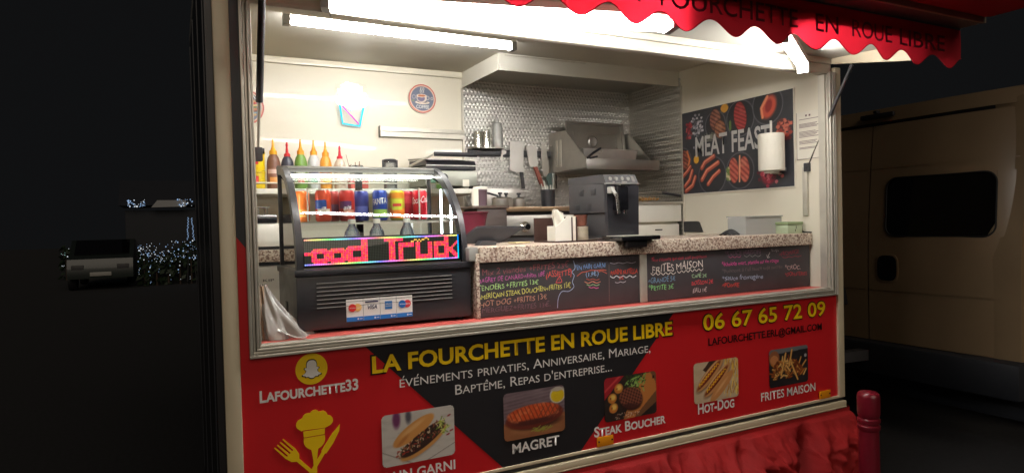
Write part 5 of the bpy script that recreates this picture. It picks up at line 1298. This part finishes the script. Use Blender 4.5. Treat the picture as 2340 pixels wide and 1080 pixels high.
# doors with cut-out windows: built as frames around the glass
def door(y0, y1, win, nm_label):
    b = MB()
    wy0, wy1, wz0, wz1 = win
    for q_ in ((y0, y1, .645, wz0), (y0, y1, wz1, 2.30), (y0, wy0, wz0, wz1), (wy1, y1, wz0, wz1)): vgrid(b, *q_, ny=6, nz=10)
    bmesh.ops.remove_doubles(b.bm, verts=b.bm.verts, dist=.0005)
    d = b.build('rear_door', 'paint', V); d['label'] = nm_label
    # rounded corner fillets and glass
    r = .075; b = MB()
    for cy, cz, sy, sz in ((wy0, wz0, 1, 1), (wy1, wz0, -1, 1), (wy0, wz1, 1, -1), (wy1, wz1, -1, -1)):
        P_ = [(cy, cz)]+[(cy+sy*(r-r*math.cos(a)), cz+sz*(r-r*math.sin(a))) for a in [PI/2*k/6 for k in range(7)]]
        vs_ = [b.bm.verts.new((vprof(z)-.001+.06*abs((y-.95)/1.02)**6, y, z)) for y, z in P_]
        b.bm.faces.new(vs_)
    b.build('window_corner', 'paint', d)
    rr = [(wy0+r+math.cos(a)*r if sx < 0 else wy1-r+math.cos(a)*r, wz0+r+math.sin(a)*r if sz < 0 else wz1-r+math.sin(a)*r) for sx, sz, a0 in ((-1, -1, PI), (1, -1, 1.5*PI), (1, 1, 0), (-1, 1, .5*PI)) for a in [a0+PI/2*k/6 for k in range(7)]]
    b = MB(); b.tube([(vprof(z)-.001+.06*abs((y-.95)/1.02)**6, y, z) for y, z in rr], .006, n=6, closed=True); b.build('window_seal', 'rubber', d)
    b = MB(); vgrid(b, wy0-.005, wy1+.005, wz0-.005, wz1+.005, .012, 4, 6); b.build('window', 'vglass', d)
    return d
b = MB(); vgrid(b, .985, VY1-.03, .645, 2.30); dl = b.build('rear_door', 'paint', V); dl['label'] = 'plain left rear door, mostly hidden behind the trailer post'
dr = door(VY0+.03, .978, (.10, .845, 1.447, 1.885), 'right rear door with an oval dark recess below its window')
# recessed handle plate: rounded dark oval with a raised lip
def sup(cy, cz, ry, rz, n_=32, p=3.6): return [(cy+ry*math.copysign(abs(math.cos(2*PI*k/n_))**(2/p), math.cos(2*PI*k/n_)), cz+rz*math.copysign(abs(math.sin(2*PI*k/n_))**(2/p), math.sin(2*PI*k/n_))) for k in range(n_)]
b = MB(); b.prism(sup(.828, 1.206, .086, .107), 'x', VX-.004, VX+.006); b.build('recess_lip', 'paint', dr)
b = MB(); b.prism(sup(.828, 1.206, .074, .095), 'x', VX-.007, VX+.002); b.build('door_recess', 'vglass', dr)
for d_, y0_, y1_ in ((dr, VY0+.05, .97), (dl, .99, VY1-.05)):
    b = MB(); vgrid(b, y0_, y1_, 1.035, 1.05, -.006, 8, 2); b.build('crease', 'paint', d_); b = MB(); vgrid(b, y0_, y1_, 1.965, 1.972, -.004, 8, 2); b.build('crease', 'paint', d_)
b = MB(); b.prism([(1.16, .90), (1.25, .89), (1.25, 1.04), (1.19, 1.05), (1.17, .98)], 'x', VX-.05, VX-.001); b.build('door_latch', 'plast', dl)
b = MB(); vgrid(b, VY0+.03, VY1-.03, 2.325, 2.43, -.004, 10, 4); b.build('roof_header', 'paint', V)
b = MB(); vgrid(b, VY0+.03, VY1-.03, 2.296, 2.328, .02, 10, 2); vgrid(b, .977, .986, .645, 2.30, .012, 2, 10); b.build('door_gap', 'black', V)
b = MB(); b.box(VX+.05, VX+.085, .80, 1.07, 2.352, 2.392, .012); b.box(VX+.045, VX+.09, .925, .955, 2.392, 2.415, .006); b.build('brake_light', 'plast', V)
b = MB(); b.box(VX-.10, VX+.1, VY0-.02, VY1+.02, .40, .64, .03); b.build('bumper', 'bumper', V)
b = MB(); b.box(VX+.03, VX+.25, VY0, VY1, .25, .41, .01); b.build('valance_panel', 'bumper', V)
for x in (5.9, 9.5):
    for y in (VY0+.16, VY1-.16):
        b = MB(); b.lathe((x, y, .34), [(.2, -.11), (.33, -.11), (.34, -.08), (.34, .08), (.33, .11), (.2, .11)], n=32, axis='y'); wv = b.build('wheel', 'rubber', V)
        b = MB(); b.lathe((x, y, .34), [(.195, -.1), (.19, .1)], n=24, axis='y'); b.build('rim', 'gplast', wv)
b = MB(); b.prism([(VX-.1, .5), (3.2, .56), (3.2, .62), (VX-.1, .58)], 'y', .92, 1.0); b.build('drawbar', 'plastm', T)

# ================================================================== DISTANCE ON THE LEFT
LW, LB, LC = emit('white_bulb', (.86, .93, 1.), .8), emit('blue_bulb', (.42, .64, 1.), .65), emit('cyan_bulb', (.55, 1., .9), .6)
def bulbs(name, label, n, fn, mts, rr=(.008, .024), parts=('light', 'wire')):
    t = thing(name, label, 'fairy lights', fn(.5, .5), 'far fairy lights')
    mb = [MB() for _ in mts]
    for k in range(n):
        p = fn(random.random(), random.random()); mb[random.randrange(len(mts))].sphere(p, rr[0]+(rr[1]-rr[0])*random.random()**3, u=6, v=4)
    for q, m_ in zip(mb, mts):
        o = q.build('bulb', m_, t); o['kind'] = 'stuff'
    return t
YD = 20.
def hedge(name, label, x0, x1, h, y, seed):
    rs_ = random.Random(seed); t = thing(name, label, 'hedge', ((x0+x1)/2, y, 0), 'far dark hedges')
    b = MB()
    for k in range(420):
        x = x0+(x1-x0)*rs_.random(); z = h*(rs_.random()**.6)*(.8+.2*math.sin(x*3)); yy = y+.5*rs_.random()+.12; s_ = .07+.07*rs_.random()
        n1 = Vector((rs_.gauss(0, 1), rs_.gauss(0, 1), rs_.gauss(0, 1))).normalized(); n2 = n1.orthogonal().normalized(); n3 = n1.cross(n2)
        c = Vector((x, yy, z)); b.quad(c-n2*s_, c+n3*s_*.5, c+n2*s_, c-n3*s_*.5)
    b.build('foliage', mat('dark_leaf', (40, 56, 34), .6, var=.3), t)
    b = MB()
    for k in range(6): x = x0+(x1-x0)*(k+.5)/6; b.cyl((x, y+.35, 0), (x, y+.35, h*.7), .03, .015, n=6)
    b.build('stem', mat('bark', (60, 46, 36), .8), t); return t
hedge('hedge', 'low dark hedge hung with white lights at the far left', -3.6, -1.4, 1.2, YD+5, 1)
hedge('hedge', 'taller dark hedge with dense blue lights beside the trailer', -1.0, .9, 1.35, YD, 2)
def h1(u, v): return (-3.5+2.0*u, YD+4.98-.05*v, .35+.8*v)
def h2(u, v): return (-1.0+1.85*u, YD-.02-.06*v, .72+.62*v)
def h3(u, v):
    k = int(u*7); return (-.95+k*.26+.03*math.sin(v*9), YD-.03, .1+.65*v)
bulbs('fairy_lights', 'sparse white fairy lights low on the far left hedge', 58, h1, (LW, LC))
bulbs('fairy_lights', 'dense band of blue white fairy lights on the taller hedge', 150, h2, (LB, LW, LB))
bulbs('fairy_lights', 'strings of white lights dripping down below the dense band', 40, h3, (LW, LB), (.008, .02))
# dark kiosk with lights under its eave, small tower of lights
t = thing('kiosk', 'dark kiosk roof with lights along its eave in the far background', 'kiosk', (-.35, YD+1.6, 0))
b = MB(); b.box(-1.35, 2.0, YD+1.2, YD+3.2, 0, 2.3, .02); b.build('wall', mat('grey_wall', (40, 42, 46), .8), t)
b = MB(); b.prism([(YD+.9, 2.45), (YD+2.2, 3.3), (YD+3.5, 2.45)], 'x', -1.5, 2.2); b.build('roof', 'slate', t)
b = MB(); b.prism([(-.62, 2.38), (.35, 2.40), (.35, 2.6), (-.45, 2.6)], 'y', YD+.85, YD+.89); b.build('fascia_sign', mat('grey_sign', (150, 150, 150), .5), t)
def h4(u, v):
    x = -1.25+u*.75 if u < .62 else .05+(u-.62)*1.3; return (x, YD+.82, 2.40+.22*v)
bulbs('fairy_lights', 'short rows of blue lights along the eave of the dark kiosk', 64, h4, (LW, LB, LB), (.01, .028))
t = thing('light_tower', 'little lattice tower outlined in pale blue lights above the hedge', 'light tower', (.42, YD+.2, 0))
b = MB(); b.cyl((.3, YD+.2, 0), (.42, YD+.2, 2.0), .015, n=6); b.cyl((.56, YD+.2, 0), (.44, YD+.2, 2.0), .015, n=6); b.build('leg', 'plastm', t)
b = MB()
for k in range(44):
    f_ = k/43; s_ = (-1) ** k; b.sphere((.43+s_*(.11-.05*f_)*(.6+.4*random.random()), YD+.17, 1.35+.68*f_), .013, u=6, v=4)
o = b.build('bulb', LB, t); o['kind'] = 'stuff'
def far_car(x, y, rot, label, col):
    t = thing('parked_car', label, 'car', (x, y, 0), 'cars parked in the distance')
    side_ = [(-2., .35), (-2.02, .75), (-1.85, .9), (-1.1, .98), (-.55, 1.4), (.75, 1.43), (1.45, 1.0), (1.95, .9), (2.05, .6), (2.0, .35)]
    b = MB(); b.prism([(x+px, pz) for px, pz in side_], 'y', y-.8, y+.8); b.build('body', col, t)
    b = MB(); b.prism([(x-.95, 1.0), (x-.5, 1.33), (x+.05, 1.35), (x+.05, 1.0)], 'y', y-.81, y-.801); b.prism([(x+.1, 1.0), (x+.1, 1.35), (x+.7, 1.36), (x+1.25, 1.0)], 'y', y-.81, y-.801); b.build('window', 'vglass', t)
    for wx in (-1.25, 1.3):
        b = MB(); b.lathe((x+wx, y-.74, .32), [(.1, -.1), (.31, -.1), (.32, .0), (.31, .1)], n=20, axis='y'); b.build('wheel', 'rubber', t)
    for o_ in (-.55, .55):
        b = MB(); b.box(x+1.98, x+2.05, y+o_-.15, y+o_+.15, .60, .74, .02); b.build('headlight', 'plastm', t)
    b = MB(); b.prism([(x+.78, 1.40), (x+1.47, 1.01), (x+1.49, 1.03), (x+.80, 1.42)], 'y', y-.68, y+.68); b.build('windscreen', 'vglass', t)
    b = MB(); b.box(x+2.0, x+2.06, y-.26, y+.26, .42, .53, .004); b.build('number_plate', 'gplast', t)
    return t
car = far_car(-1.9, YD+1.6, 0, 'dim grey green car seen from the front before the low hedge at the far left', mat('pale_car_paint', (36, 43, 40), .4, coat=.2))
car.rotation_euler = (0, 0, -PI/2)
bpy.data.objects.remove(_fo, do_unlink=True)
